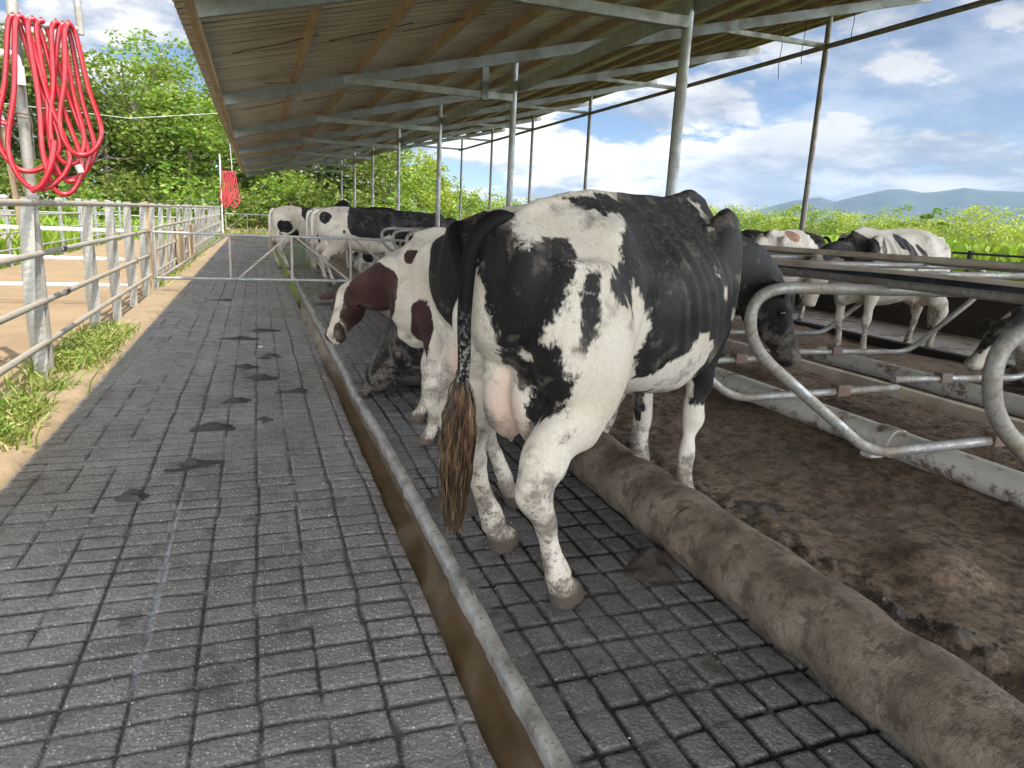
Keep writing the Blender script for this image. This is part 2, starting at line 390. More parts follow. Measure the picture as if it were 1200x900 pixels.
def coat_material(name, patch, white=(.61, .57, .50), dirt=1.0):
    def f(n, b, out):
        P = n.obj(); c = n.attr('coat'); tint = n.attr('tint'); _x, _y, z = n.sep(P)
        fine = n.noise(n.mapping(P, (1, 1, .45)), 95, 3, .65); med = n.noise(P, 26, 4, .6)
        e = n.math('ADD', c, n.math('ADD', n.math('MULTIPLY', n.math('SUBTRACT', fine, .5), .018), n.math('MULTIPLY', n.math('SUBTRACT', med, .5), .016)))
        m = n.ramp(e, -.0035, .0035)
        big = n.noise(P, 3.2, 5, .6)
        dk = n.mix(n.ramp(n.noise(P, 5, 4, .6), .42, .75), patch, tuple(min(1, v*1.9+.006) for v in patch))
        wh = n.mix(n.ramp(big, .35, .72), white, tuple(v*q for v, q in zip(white, (.80, .75, .66))))
        col = n.mix(m, wh, dk)
        hs = n.noise(n.mapping(P, (1.6, 1.6, .35)), 130, 4, .75); hs2 = n.noise(P, 60, 5, .75)
        col = n.mix(n.math('MULTIPLY', n.ramp(n.math('ADD', n.math('MULTIPLY', hs, .6), n.math('MULTIPLY', hs2, .4)), .46, .60), .30), col, n.mix(1.0, col, (.45, .42, .38), 'MULTIPLY'))
        # pink skin on the udder, muzzle and dew claws; grey-brown hooves
        col = n.mix(n.ramp(tint, .05, 1.0), col, (.60, .43, .35))
        low = n.ramp(z, .95, .10)
        # caked mud: speckles that crowd towards the belly and legs
        sp = n.noise(P, 48, 5, .72); pat = n.noise(n.vmath('ADD', P, (5, 2, 1)), 6.0, 4, .65)
        thr = n.math('SUBTRACT', .755, n.math('ADD', n.math('MULTIPLY', low, .255), n.math('MULTIPLY', n.math('SUBTRACT', pat, .45), .70)))
        dm = n.math('MULTIPLY', n.ramp(sp, thr, n.math('ADD', thr, .05)), min(1, .75*dirt))
        stain = n.math('MULTIPLY', n.ramp(n.math('ADD', pat, n.math('MULTIPLY', low, .17)), .56, .70), .60*dirt)
        mud = n.mix(n.noise(P, 18, 3, .6), (.095, .078, .062), (.22, .19, .155))
        col = n.mix(stain, col, mud); col = n.mix(dm, col, mud)
        # dust lying on the back
        nz = n.sep(n.geo('Normal'))[2]
        dust = n.math('MULTIPLY', n.math('MULTIPLY', n.ramp(nz, .25, .9), n.ramp(n.noise(P, 55, 5, .78), .54, .64)), .6)
        col = n.mix(dust, col, (.27, .23, .18))
        hoof = n.ramp(n.math('ADD', z, n.math('MULTIPLY', n.math('SUBTRACT', med, .5), .06)), .085, .060)
        col = n.mix(n.math('MULTIPLY', hoof, n.attr('stand')), col, (.085, .068, .055))
        hair = n.noise(n.mapping(P, (1, 1, .25)), 160, 3, .7)
        hb = n.bump(n.math('ADD', n.math('MULTIPLY', hair, .8), n.math('MULTIPLY', n.noise(P, 26, 5, .7), 1.0)), .8, .008)
        return {'Base Color': col, 'Roughness': n.mix(m, (.78,)*3, (.56,)*3), 'Normal': hb, 'Specular IOR Level': n.mix(m, (.3,)*3, (.17,)*3),
                'Sheen Weight': .03, 'Sheen Roughness': .5}
    return material(name, f)

def sculpt(me, c):
    # hollows and ridges of a lean dairy cow
    n = len(me.vertices); V = np.empty(n*3, np.float32); me.vertices.foreach_get('co', V); V = V.reshape(n, 3).astype(float)
    N = np.empty(n*3, np.float32); me.vertices.foreach_get('normal', N); N = N.reshape(n, 3).astype(float)
    dz = c.get('drop', 0); ti = c.get('tilt', 0); x = V[:, 0]; y = V[:, 1]; z = V[:, 2]+dz-ti*(x+.6)*np.clip(V[:, 2]/.75, 0, 1)
    ay = np.abs(y); side = np.clip((ay-.08)/.08, 0, 1); G = lambda a, b, s: np.exp(-((a-b)/s)**2); D = np.zeros(n)
    D -= .045*G(x, -.17, .13)*G(z, 1.33, .10)*side                     # hollow of the flank
    D -= .022*G(x, -.60, .10)*G(z, 1.40, .07)*np.clip((ay-.03)/.05, 0, 1)   # between hook and pin
    D -= .022*G(x, -.84, .06)*G(ay, .055, .035)*G(z, 1.33, .12)         # beside the tail head
    D -= .030*G(x-(-.36+.10*np.sin((z-.8)*4)), 0, .045)*np.clip((z-.70)/.1, 0, 1)*np.clip((1.28-z)/.15, 0, 1)*side     # fold before the thigh
    D += .034*np.exp(-((x+.36)/.085)**2-((z-1.405)/.055)**2)*np.clip((ay-.12)/.08, 0, 1)    # hook bones
    D += .024*np.exp(-((x+.80)/.06)**2-((z-1.335)/.05)**2-((ay-.12)/.06)**2)   # pin bones
    D += .016*G(x, -.50, .10)*G(z, 1.02, .16)*side
    D -= .016*G(x, -.66, .045)*np.clip((z-.75)/.1, 0, 1)*np.clip((1.25-z)/.15, 0, 1)*side                               # groove between the thigh muscles
    D -= .022*G(x, .385, .035)*np.clip((z-.85)/.1, 0, 1)*np.clip((1.35-z)/.1, 0, 1)*side   # behind the shoulder
    D -= .014*G(x-(.56+.3*(z-1.1)), 0, .03)*np.clip((z-.95)/.1, 0, 1)*np.clip((1.40-z)/.1, 0, 1)*side
    rib = np.clip((z-.80)/.15, 0, 1)*np.clip((1.42-z)/.08, 0, 1)*np.clip((x+.12)/.08, 0, 1)*np.clip((.38-x)/.06, 0, 1)*side
    D += (.0055+.005*vnoise(V, 3.1, 2, .5, 4))*rib*np.sin((x+.18*(z-1.1))*2*np.pi/.082)
    leg = np.clip((.80-z)/.08, 0, 1)*np.clip((z-.10)/.05, 0, 1)
    if not c.get('lying'): D += leg*(.006*np.sin(z*34+x*25)*G(z, .5, .25)+vnoise(V, 13, 2, .5)*.007)
    D += vnoise(V, 5, 2, .5, 9)*.010*np.clip((z-.6)/.1, 0, 1)*(x < .8)
    # tendon lines on the lower legs
    V += N*D[:, None]; me.vertices.foreach_set('co', V.astype(np.float32).ravel()); me.update()
def set_coat(me, c, A):
    n = len(me.vertices); V = np.empty(n*3, np.float32); me.vertices.foreach_get('co', V); V = V.reshape(n, 3).astype(float)
    W = V + np.stack([vnoise(V, 7, 3, .55, o)*.028 for o in (0, 31, 57)], 1) + np.stack([vnoise(V, 2.2, 2, .5, o)*.05 for o in (3, 13, 23)], 1)*c.get('warp', 1)
    sd = np.full(n, -1.0)
    for p in c.get('patches', []):          # ellipsoids of patch colour
        q = (W-np.array(p[:3]))/np.array(p[3:6]); d = (1-np.linalg.norm(q, axis=1))*min(p[3:6]); sd = np.maximum(sd, d)
    for p in c.get('holes', []):
        q = (W-np.array(p[:3]))/np.array(p[3:6]); d = (np.linalg.norm(q, axis=1)-1)*min(p[3:6]); sd = np.minimum(sd, d)
    if 'seeds' in c:
        S = np.array(c['seeds'], float).reshape(-1, 4); S[:, :3] /= 100.0
        W2 = V + np.stack([vnoise(V, 12, 3, .6, o)*.009 for o in (0, 31, 57)], 1)
        db = np.full(n, 9.); dw = np.full(n, 9.)
        for x, y, z, k in S:
            d = np.sqrt((W2[:, 0]-x)**2+(W2[:, 1]-y)**2*c.get('ysq', 1)+(W2[:, 2]-z)**2)
            if k > 0: np.minimum(db, d, out=db)
            else: np.minimum(dw, d, out=dw)
        near = np.minimum(db, dw) < c.get('seedr', .16)
        sd = np.where(near, (dw-db)*.5, sd)
    # head colours: patch colour unless a blaze is asked for
    h = V-np.array(A['poll']); hx = h @ np.array(A['hd']); hy = h @ np.array(A['lat']); hu = h @ np.array(A['up'])
    dz = c.get('drop', 0)
    for p in c.get('headpat', []):
        q = np.stack([(hx-p[0])/p[3], (np.abs(hy)-p[1])/p[4], (hu-p[2])/p[5]], 1); sd = np.maximum(sd, (1-np.linalg.norm(q+vnoise(V, 9, 2)[:, None]*.12, axis=1))*.1)
    tint = np.zeros(n)
    if c.get('udder', True):
        ud = np.maximum(0, 1-np.linalg.norm((V-np.array((-.52, 0, .76-dz)))/np.array((.30, .15, .27)), axis=1))
        tint = np.maximum(tint, np.clip(ud*3.2, 0, .85)); sd = np.where(ud > .06, -1, sd)
        te = (V[:, 2] < .63-dz) & (V[:, 2] > .54-dz) & (abs(V[:, 1]) < .11) & (V[:, 0] > -.66) & (V[:, 0] < -.36); tint = np.where(te, 1.0, tint)
    if c.get('blaze') is not None:
        w = c['blaze']; bl = (abs(hy+vnoise(V, 8, 2)*.02) < w*(1.2-hx)) & (hx > -.02) & (hx < .56) & (hu > -.16)
        sd = np.where(bl, -np.abs(w-np.abs(hy))-.01, sd)
    fattr(me, 'coat', sd); fattr(me, 'tint', tint); fattr(me, 'stand', np.full(n, 0.0 if c.get('lying') else 1.0))

def make_cow(c, mats):
    voxel = c.get('voxel', .022)
    mb, A = cow_shape(c); me = remeshed(mb, voxel, c.get('smooth', 8))
    sculpt(me, c)
    t = root(c['name'], c['loc'], R(90-c['az'])); k = c.get('scale', 1.05); t.scale = (k, k, c.get('zscale', k))
    tag(t, c['label'], c.get('cat', 'cow'), 'dairy cows in the barn')
    set_coat(me, c, A); body = link('body', me, mats['coat'], t, True)
    dz = c.get('drop', 0)
    for s in (-1, 1):     # eyes
        e = MB(); ball(e, A['poll']+A['hd']*.178+A['lat']*s*.104+A['up']*(-.068), (.022, .022, .020), 8)
        e.build('eye', M['eye'], t, True)
    # tail: dock and cord with hair, then the switch
    TP = c.get('tail', [(-.80, 0, 1.425-dz), (-.885, 0, 1.40-dz), (-.935, 0, 1.30-dz), (-.935, .01, 1.08-dz), (-.925, .02, .85-dz), (-.925, .02, .70-dz)])
    tl = MB(); pts = spline(TP, 6); tl.tube(pts, list(np.interp(np.linspace(0, 1, len(pts)), (0, .08, .16, .35, 1), np.array((.014, .026, .031, .026, .019))*c.get('tailfat', 1))), 12)
    to = tl.build('tail', mats['tail'], t, True)
    nst = c.get('strands', 120); sw = MB(); r_ = random.Random(5); end = Vector(TP[-1]); L = c.get('switch', .40); d0 = Vector(c.get('swdir', (0, 0, -1)))
    for k in range(nst):
        q = r_.random(); a = r_.random()*6.28; sp = .018+.016*r_.random(); st = Vector(TP[-2]).lerp(end, .15+.85*r_.random())
        l = L*(.45+.65*r_.random()); ux, uy = math.cos(a), math.sin(a); w = c.get('swwide', 1.0); j1, j2, j3 = (r_.uniform(-1, 1)*.018 for _ in range(3)); ph_ = r_.random()*6
        P = [st+Vector((ux*sp*.4, uy*sp*.4, 0))]
        for m_, (kk, ww) in enumerate(((.2, 1.1), (.4, 1.55*w), (.6, 1.5*w), (.8, 1.1), (1.0, .55))):
            P.append(st+d0*l*kk+Vector((ux*sp*ww+.008*math.sin(ph_+kk*9)+j1*kk, uy*sp*ww+.008*math.cos(ph_+kk*8)+j2*kk, 0)))
        pp = spline(P, 2); sw.tube(pp, list(np.linspace(c.get('hairr', .0048), .0015, len(pp))), 3, cap=False)
    sw.build('tail_switch', mats['switch'], to, True)
    return t, body
# ---------------------------------------------------------------- materials of the place
M = {}
def m_galv(name, base, rust, amt=.5, rough=.45, metal=.35, scale=1.0):
    def f(n, b, o):
        P = n.obj(); k = n.noise(P, 3.5*scale, 5, .65); s = n.vor(P, 60*scale); fl = n.noise(P, 40*scale, 4, .7)
        c = n.mix(n.ramp(s, .1, .7), tuple(v*.82 for v in base), base)
        r = n.ramp(n.math('ADD', k, n.math('MULTIPLY', fl, .25)), .62-.12*amt, .78)
        c = n.mix(n.math('MULTIPLY', r, min(1, amt*1.2)), c, rust)
        c = n.mix(n.math('MULTIPLY', n.ramp(fl, .50, .68), .45*amt), c, tuple(v*.5 for v in rust))
        return {'Base Color': c, 'Metallic': n.math('SUBTRACT', metal, n.math('MULTIPLY', r, metal)), 'Roughness': n.ramp(k, .2, .9) if False else n.math('ADD', rough, n.math('MULTIPLY', r, .3)),
                'Normal': n.bump(fl, .25, .003)}
    return material(name, f)
M['galv'] = m_galv('galvanised_steel', (.36, .38, .38), (.20, .15, .10), .45)
M['galv_dark'] = m_galv('weathered_galvanised_beam', (.20, .215, .205), (.13, .11, .08), .6)
M['galv_spangle'] = m_galv('spangled_tie_beam', (.30, .31, .28), (.14, .12, .08), .5, scale=1.4)
M['fence_pipe'] = m_galv('fence_pipe_steel', (.36, .345, .31), (.25, .18, .11), .55, .5, .2)
M['fence_post'] = m_galv('fence_post_steel', (.33, .33, .30), (.22, .18, .13), .5, .55, .2)
M['pipe_mud'] = m_galv('muddy_stall_pipe', (.36, .37, .36), (.19, .145, .10), 1.0, .42, .5)
M['rust'] = m_galv('rusty_pipe', (.17, .13, .11), (.13, .07, .04), .9, .6, .2)
M['black_rubber'] = material('black_hose', lambda n, b, o: {'Base Color': n.mix(n.ramp(n.noise(n.obj(), 12, 4), .5, .7), (.012, .015, .022), (.06, .055, .05)), 'Roughness': .38})
def f(n, b, o):
    P = n.obj(); g = n.noise(n.mapping(P, (18, .7, 18)), 3, 5, .6); k = n.noise(P, 2.5, 4)
    return {'Base Color': n.mix(n.ramp(k, .35, .7), n.mix(g, (.34, .235, .13), (.46, .35, .22)), (.26, .19, .12)), 'Roughness': .8, 'Normal': n.bump(g, .3, .004)}
M['purlin'] = material('timber_purlin', f)
def f(n, b, o):
    P = n.obj(); g = n.noise(n.mapping(P, (9, .8, 9)), 3, 5, .65); k = n.noise(P, 3.5, 5, .6)
    return {'Base Color': n.mix(n.ramp(k, .35, .65), n.mix(g, (.36, .30, .23), (.50, .43, .34)), (.17, .13, .09)), 'Roughness': .85, 'Normal': n.bump(g, .4, .004)}
M['old_wood'] = material('weathered_timber', f)
def f(n, b, o):
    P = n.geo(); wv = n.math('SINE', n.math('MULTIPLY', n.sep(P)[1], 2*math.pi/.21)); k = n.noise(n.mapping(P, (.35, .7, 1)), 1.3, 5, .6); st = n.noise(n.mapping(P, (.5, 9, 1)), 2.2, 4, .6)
    c = n.mix(n.ramp(k, .38, .66), (.60, .565, .46), (.45, .40, .31)); c = n.mix(n.math('MULTIPLY', n.ramp(st, .42, .7), .55), c, (.20, .15, .10)); c = n.mix(n.math('MULTIPLY', n.ramp(n.math('ADD', wv, n.math('MULTIPLY', n.math('SUBTRACT', st, .5), 1.0)), .15, .65), .88), c, (.060, .047, .032))  # dark stripes paint the shading of the corrugations into the rust and dirt colour
    return {'Base Color': c, 'Roughness': .45, 'Metallic': .1}
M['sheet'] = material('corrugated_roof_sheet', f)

# grooved concrete: 'gr' = how deep in a groove (0..1), 'wet' = wetness (negative = painted pale sheen), both stored on the mesh
def concrete(name, light, dark, stone, rough, groove=(.016, .014, .013), bluish=.0, speck=1.0):
    def f(n, b, o):
        P = n.geo(); gr = n.attr('gr'); wet = n.attr('wet')
        k = n.noise(P, 1.6, 5, .6); k2 = n.noise(P, 9, 5, .65); g = n.noise(P, 70, 4, .7)
        v = n.vor(P, 85, 'F1'); vc = n.vor(P, 85, 'F1', 'Color'); r = n.sep(vc)[0]
        c = n.mix(n.ramp(k, .35, .68), light, dark); c = n.mix(n.math('MULTIPLY', n.ramp(k2, .45, .70), .55), c, tuple(q*.55 for q in dark))
        c = n.mix(n.math('MULTIPLY', n.ramp(g, .45, .62), .45), c, tuple(q*.5 for q in dark))
        st = n.math('MULTIPLY', n.math('MULTIPLY', n.ramp(v, .40, .20), n.ramp(r, .66, .74)), .85*speck)
        c = n.mix(st, c, stone)
        c = n.mix(n.math('MULTIPLY', n.ramp(gr, .10, .70), n.ramp(n.noise(P, 9, 4, .7), .22, .46)), c, groove)
        c = n.mix(n.math('MULTIPLY', n.ramp(n.math('ADD', wet, n.math('MULTIPLY', n.math('SUBTRACT', k2, .5), 2.8)), -.2, -.9), .42), c, (.42, .45, .49)); wet = n.math('MAXIMUM', wet, 0.0)  # pale sheen streaks painted into the colour where wet is negative
        c = n.mix(n.math('MULTIPLY', wet, .45), c, n.mix(.6, c, (.02, .017, .014)))
        dp = n.noise(P, 3.1, 4, .65)
        muck = n.math('MULTIPLY', n.ramp(n.math('ADD', dp, n.math('MULTIPLY', n.math('SUBTRACT', k2, .5), .5)), .58, .70), .6)
        c = n.mix(muck, c, (.060, .050, .040))
        ro = n.math('SUBTRACT', n.math('ADD', rough, n.math('MULTIPLY', n.math('SUBTRACT', k2, .5), .45)), n.math('MULTIPLY', wet, .40))
        nb = n.bump(n.math('ADD', n.math('MULTIPLY', g, .8), n.math('ADD', n.math('MULTIPLY', v, -.5), n.math('MULTIPLY', k2, .9))), .75, .010)
        return {'Base Color': c, 'Roughness': n.math('MAXIMUM', ro, .12), 'Normal': nb, 'Specular IOR Level': .5}
    return material(name, f)
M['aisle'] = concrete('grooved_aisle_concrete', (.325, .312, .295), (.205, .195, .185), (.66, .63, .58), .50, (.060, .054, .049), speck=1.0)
M['strip'] = concrete('wet_alley_concrete', (.25, .25, .255), (.13, .128, .128), (.48, .47, .46), .40, (.010, .010, .010), speck=.6)
def f(n, b, o):
    P = n.geo(); gr = n.attr('gr'); k = n.noise(P, 1.3, 5, .6); k2 = n.noise(P, 8, 5, .65)
    c = n.mix(n.ramp(k, .35, .65), (.56, .51, .47), (.42, .37, .33)); c = n.mix(n.math('MULTIPLY', n.ramp(k2, .48, .66), .5), c, (.25, .21, .18)); c = n.mix(n.math('MULTIPLY', n.ramp(gr, .2, .9), .7), c, (.14, .12, .10))
    return {'Base Color': c, 'Roughness': n.ramp(k, .2, 1.1), 'Normal': n.bump(k2, .25, .01), 'Specular IOR Level': .7}
M['farlane'] = material('far_alley_concrete', f)
def f(n, b, o):
    P = n.geo(); k = n.noise(P, 7, 5, .65); g = n.noise(P, 45, 4, .7); c = n.mix(n.ramp(k, .4, .65), (.40, .39, .36), (.17, .16, .14)); c = n.mix(n.ramp(g, .55, .7), c, (.10, .09, .075))
    return {'Base Color': c, 'Roughness': .55, 'Normal': n.bump(g, .6, .006)}
M['lip'] = material('gutter_lip_concrete', f)
M['gutter'] = material('gutter_wall', lambda n, b, o: {'Base Color': n.mix(n.noise(n.geo(), 12, 4), (.10, .085, .06), (.045, .036, .024)), 'Roughness': .5})
def f(n, b, o):
    P = n.geo(); k = n.noise(P, 4, 3, .5); s = n.noise(n.mapping(P, (6, 1, 1)), 3, 4, .6)
    return {'Base Color': n.mix(n.ramp(k, .4, .7), (.125, .082, .042), (.080, .055, .030)), 'Roughness': .09, 'Normal': n.bump(s, .05, .01), 'Specular IOR Level': .6}
M['slurry'] = material('brown_gutter_water', f)
def f(n, b, o):
    P = n.geo(); k = n.noise(P, 1.2, 5, .6); k2 = n.noise(P, 11, 6, .7); g = n.noise(P, 60, 5, .75); wet = n.attr('wet')
    c = n.mix(n.ramp(k, .35, .65), (.40, .285, .19), (.26, .18, .12)); c = n.mix(n.math('MULTIPLY', n.ramp(k2, .46, .60), .8), c, (.095, .066, .045)); k3 = n.noise(P, 28, 5, .7); c = n.mix(n.math('MULTIPLY', n.ramp(k3, .52, .62), .55), c, (.055, .040, .029)); c = n.mix(n.math('MULTIPLY', n.ramp(k3, .46, .38), .35), c, (.42, .32, .225)); c = n.mix(n.math('MULTIPLY', n.ramp(g, .58, .72), .5), c, (.36, .28, .20))
    c = n.mix(wet, c, (.045, .036, .029))
    return {'Base Color': c, 'Roughness': n.math('SUBTRACT', .92, n.math('MULTIPLY', wet, .45)), 'Normal': n.bump(n.math('ADD', n.math('MULTIPLY', k2, 1.3), n.math('MULTIPLY', g, .9)), 1.0, .035)}
M['bed'] = material('dirt_bedding', f)
def f(n, b, o):
    P = n.geo(); k = n.noise(P, 5, 6, .65); g = n.noise(P, 50, 4, .7); s = n.noise(n.mapping(P, (1, 1, 1)), 13, 5, .7)
    c = n.mix(n.ramp(k, .38, .62), (.265, .215, .160), (.135, .098, .066)); c = n.mix(n.math('MULTIPLY', n.ramp(s, .50, .60), .75), c, (.080, .058, .040)); c = n.mix(n.math('MULTIPLY', n.ramp(g, .6, .72), .3), c, (.40, .36, .30))
    return {'Base Color': c, 'Roughness': .72, 'Normal': n.bump(n.math('ADD', s, g), .9, .012)}
M['log'] = material('mud_stained_concrete_log', f)
def f(n, b, o):
    P = n.geo(); k = n.noise(P, 4.5, 6, .7); g = n.noise(P, 22, 5, .75)
    c = n.mix(n.ramp(n.math('ADD', k, n.math('MULTIPLY', g, .35)), .70, .80), (.66, .64, .58), (.22, .16, .11))
    return {'Base Color': c, 'Roughness': .38, 'Normal': n.bump(g, .12, .003)}
M['pvc'] = material('mud_splashed_white_pvc', f)
M['pvc_clean'] = material('white_pvc', lambda n, b, o: {'Base Color': n.mix(n.ramp(n.noise(n.geo(), 14, 4), .55, .7), (.72, .72, .70), (.45, .42, .38)), 'Roughness': .35})
def f(n, b, o):
    P = n.geo(); k = n.noise(P, 1.5, 5, .6); g = n.noise(P, 14, 5, .7); g2 = n.noise(P, 60, 4, .7)
    c = n.mix(n.ramp(k, .35, .65), (.30, .215, .125), (.225, .16, .095)); c = n.mix(n.math('MULTIPLY', n.ramp(g, .5, .68), .6), c, (.19, .14, .09)); c = n.mix(n.math('MULTIPLY', n.ramp(g2, .58, .7), .4), c, (.40, .29, .17))
    return {'Base Color': c, 'Roughness': .95, 'Normal': n.bump(n.math('ADD', g, n.math('MULTIPLY', g2, .4)), .9, .03)}
M['sand'] = material('sandy_paddock_soil', f)
def f(n, b, o):
    P = n.geo(); k = n.noise(P, 3, 5, .6); g = n.noise(P, 26, 5, .7)
    c = n.mix(n.ramp(k, .35, .65), (.32, .245, .155), (.22, .165, .105)); c = n.mix(n.math('MULTIPLY', n.ramp(g, .5, .66), .6), c, (.17, .13, .085))
    return {'Base Color': c, 'Roughness': .9, 'Normal': n.bump(g, .8, .012)}
M['kerb'] = material('dusty_kerb_concrete', f)
M['dark_wall'] = material('dark_concrete_wall', lambda n, b, o: {'Base Color': n.mix(n.noise(n.geo(), 3, 5, .65), (.045, .033, .026), (.020, .015, .012)), 'Roughness': .8, 'Normal': n.bump(n.noise(n.geo(), 20, 4), .5, .01)})
M['meadow'] = material('meadow_ground', lambda n, b, o: {'Base Color': n.mix(n.noise(n.geo(), .35, 5, .6), (.10, .155, .025), (.16, .19, .045)), 'Roughness': .95})
def leafmat(name, a, b_, c_, transl=.35, scale=.5):
    def f(n, b, out):
        P = n.geo(); k = n.noise(P, scale, 3, .6); r = n.attr('rnd')
        col = n.mix(n.ramp(k, .38, .62), a, b_); col = n.mix(n.ramp(r, .5, 1.0), col, c_)
        tr = n.new('ShaderNodeBsdfTranslucent'); n.put(tr.inputs[0], n.mix(1.0, col, (1.0, 1.0, .45), 'MULTIPLY')); ms = n.new('ShaderNodeMixShader'); ms.inputs[0].default_value = transl
        n.t.links.new(b.outputs[0], ms.inputs[1]); n.t.links.new(tr.outputs[0], ms.inputs[2]); n.t.links.new(ms.outputs[0], out.inputs[0])
        return {'Base Color': col, 'Roughness': .55, 'Specular IOR Level': .35}
    return material(name, f)
M['leaf'] = leafmat('broad_leaves', (.065, .115, .014), (.110, .160, .022), (.19, .21, .04))
M['leaf_dark'] = leafmat('dark_leaves', (.032, .068, .012), (.065, .11, .018), (.13, .17, .03))
M['leaf_bright'] = leafmat('bright_leaves', (.10, .20, .018), (.155, .245, .028), (.24, .30, .05))
M['leaf_yellow'] = leafmat('yellow_green_leaves', (.24, .31, .035), (.30, .36, .05), (.27, .34, .05), scale=.2)
M['grass'] = leafmat('tall_grass_blades', (.17, .31, .02), (.24, .37, .035), (.36, .43, .09), .4, .3)
M['grass_dry'] = leafmat('dry_grass_blades', (.19, .23, .05), (.28, .27, .08), (.42, .36, .15), .3, .3)
M['weed'] = leafmat('weed_leaves', (.14, .25, .035), (.24, .32, .06), (.50, .44, .20), .3, 4)
M['bark'] = material('bark', lambda n, b, o: {'Base Color': n.mix(n.noise(n.geo(), 3, 5, .7), (.22, .18, .13), (.10, .08, .055)), 'Roughness': .9})
M['red_hose'] = material('red_rubber_hose', lambda n, b, o: {'Base Color': n.mix(n.ramp(n.noise(n.geo(), 9, 4), .5, .75), (.36, .010, .020), (.22, .020, .024)), 'Roughness': .33, 'Coat Weight': .15})
M['dung'] = material('dark_manure', lambda n, b, o: {'Base Color': n.mix(n.noise(n.geo(), 30, 4), (.055, .052, .045), (.022, .021, .020)), 'Roughness': .5, 'Normal': n.bump(n.noise(n.geo(), 55, 4, .7), 1, .01)})
M['mudpile'] = material('wet_mud', lambda n, b, o: {'Base Color': n.mix(n.noise(n.geo(), 22, 5), (.085, .068, .050), (.032, .026, .020)), 'Roughness': .6, 'Normal': n.bump(n.noise(n.geo(), 50, 5, .75), 1, .012)})
M['stone'] = material('pale_pebble', lambda n, b, o: {'Base Color': (.55, .52, .46), 'Roughness': .8})
M['hill'] = material('forested_hills', lambda n, b, o: {'Base Color': n.mix(n.ramp(n.noise(n.geo(), .012, 6, .65), .35, .65), (.012, .028, .045), (.026, .050, .058)), 'Roughness': .95})  # blue tint of the distant air painted into the hill colour
M['wire'] = material('galvanised_wire', lambda n, b, o: {'Base Color': (.35, .35, .33), 'Roughness': .5})
M['tape'] = material('electrical_tape', lambda n, b, o: {'Base Color': (.02, .022, .025), 'Roughness': .4})
M['grit'] = material('mixed_grit', lambda n, b, o: {'Base Color': n.mix(n.ramp(n.noise(n.geo(), 40, 2), .40, .60), (.05, .042, .034), (.50, .46, .38)), 'Roughness': .8})
M['post_far'] = m_galv('brownish_old_pipe', (.26, .245, .22), (.15, .11, .08), .7, .5, .3)
def f(n, b, o):
    P = n.obj(); g = n.noise(n.mapping(P, (9, .8, 9)), 3, 5, .65); k = n.noise(P, 3.5, 5, .6)
    return {'Base Color': n.mix(n.ramp(k, .4, .7), n.mix(g, (.50, .43, .33), (.68, .60, .48)), (.30, .24, .17)), 'Roughness': .85, 'Normal': n.bump(g, .4, .004)}
M['pale_wood'] = material('pale_dusty_timber', f)
# ---------------------------------------------------------------- the ground, floors and beds
def wav(y, s=1.0, o=0.0, a=.012):
    y = np.atleast_1d(np.asarray(y, float)); return vnoise(np.stack([y*0+o, y*s, y*0], 1), 1, 3, .55)*a
def groove(d, w):   # profile across a groove at distance d, half width w
    return np.clip(1-(np.abs(d)/w)**2, 0, 1)**.7
def rows(y0, y1, d0, k):
    out = [y0]
    while out[-1] < y1: out.append(out[-1]+max(d0, k*abs(out[-1])))
    return np.array(out)
def sheet(name, xs, ys, zfun, mat, kind='structure', xedge=None, skirt=None):
    X, Y = np.meshgrid(xs, ys); X = X.ravel(); Y = Y.ravel(); nx, ny = len(xs), len(ys)
    if xedge is not None: X = xedge(X, Y)
    Z, gr, wet = zfun(X, Y)
    V = np.stack([X, Y, Z], 1); i = np.arange(nx*ny).reshape(ny, nx)
    F = np.stack([i[:-1, :-1], i[:-1, 1:], i[1:, 1:], i[1:, :-1]], -1).reshape(-1, 4)
    me = np_mesh(name, V, F); fattr(me, 'gr', gr); fattr(me, 'wet', wet)
    o = link(name, me, mat, None, True); tag(o, kind=kind); return o
def n2(X, Y, s, octv=3, o=0.0, r=.5): return vnoise(np.stack([X, Y, X*0+.37], 1), s, octv, r, o)
def cell(i, j):  # repeatable random number per block
    return (np.sin(i*127.1+j*311.7)*43758.5453) % 1.0
LX, LY = .19, .125
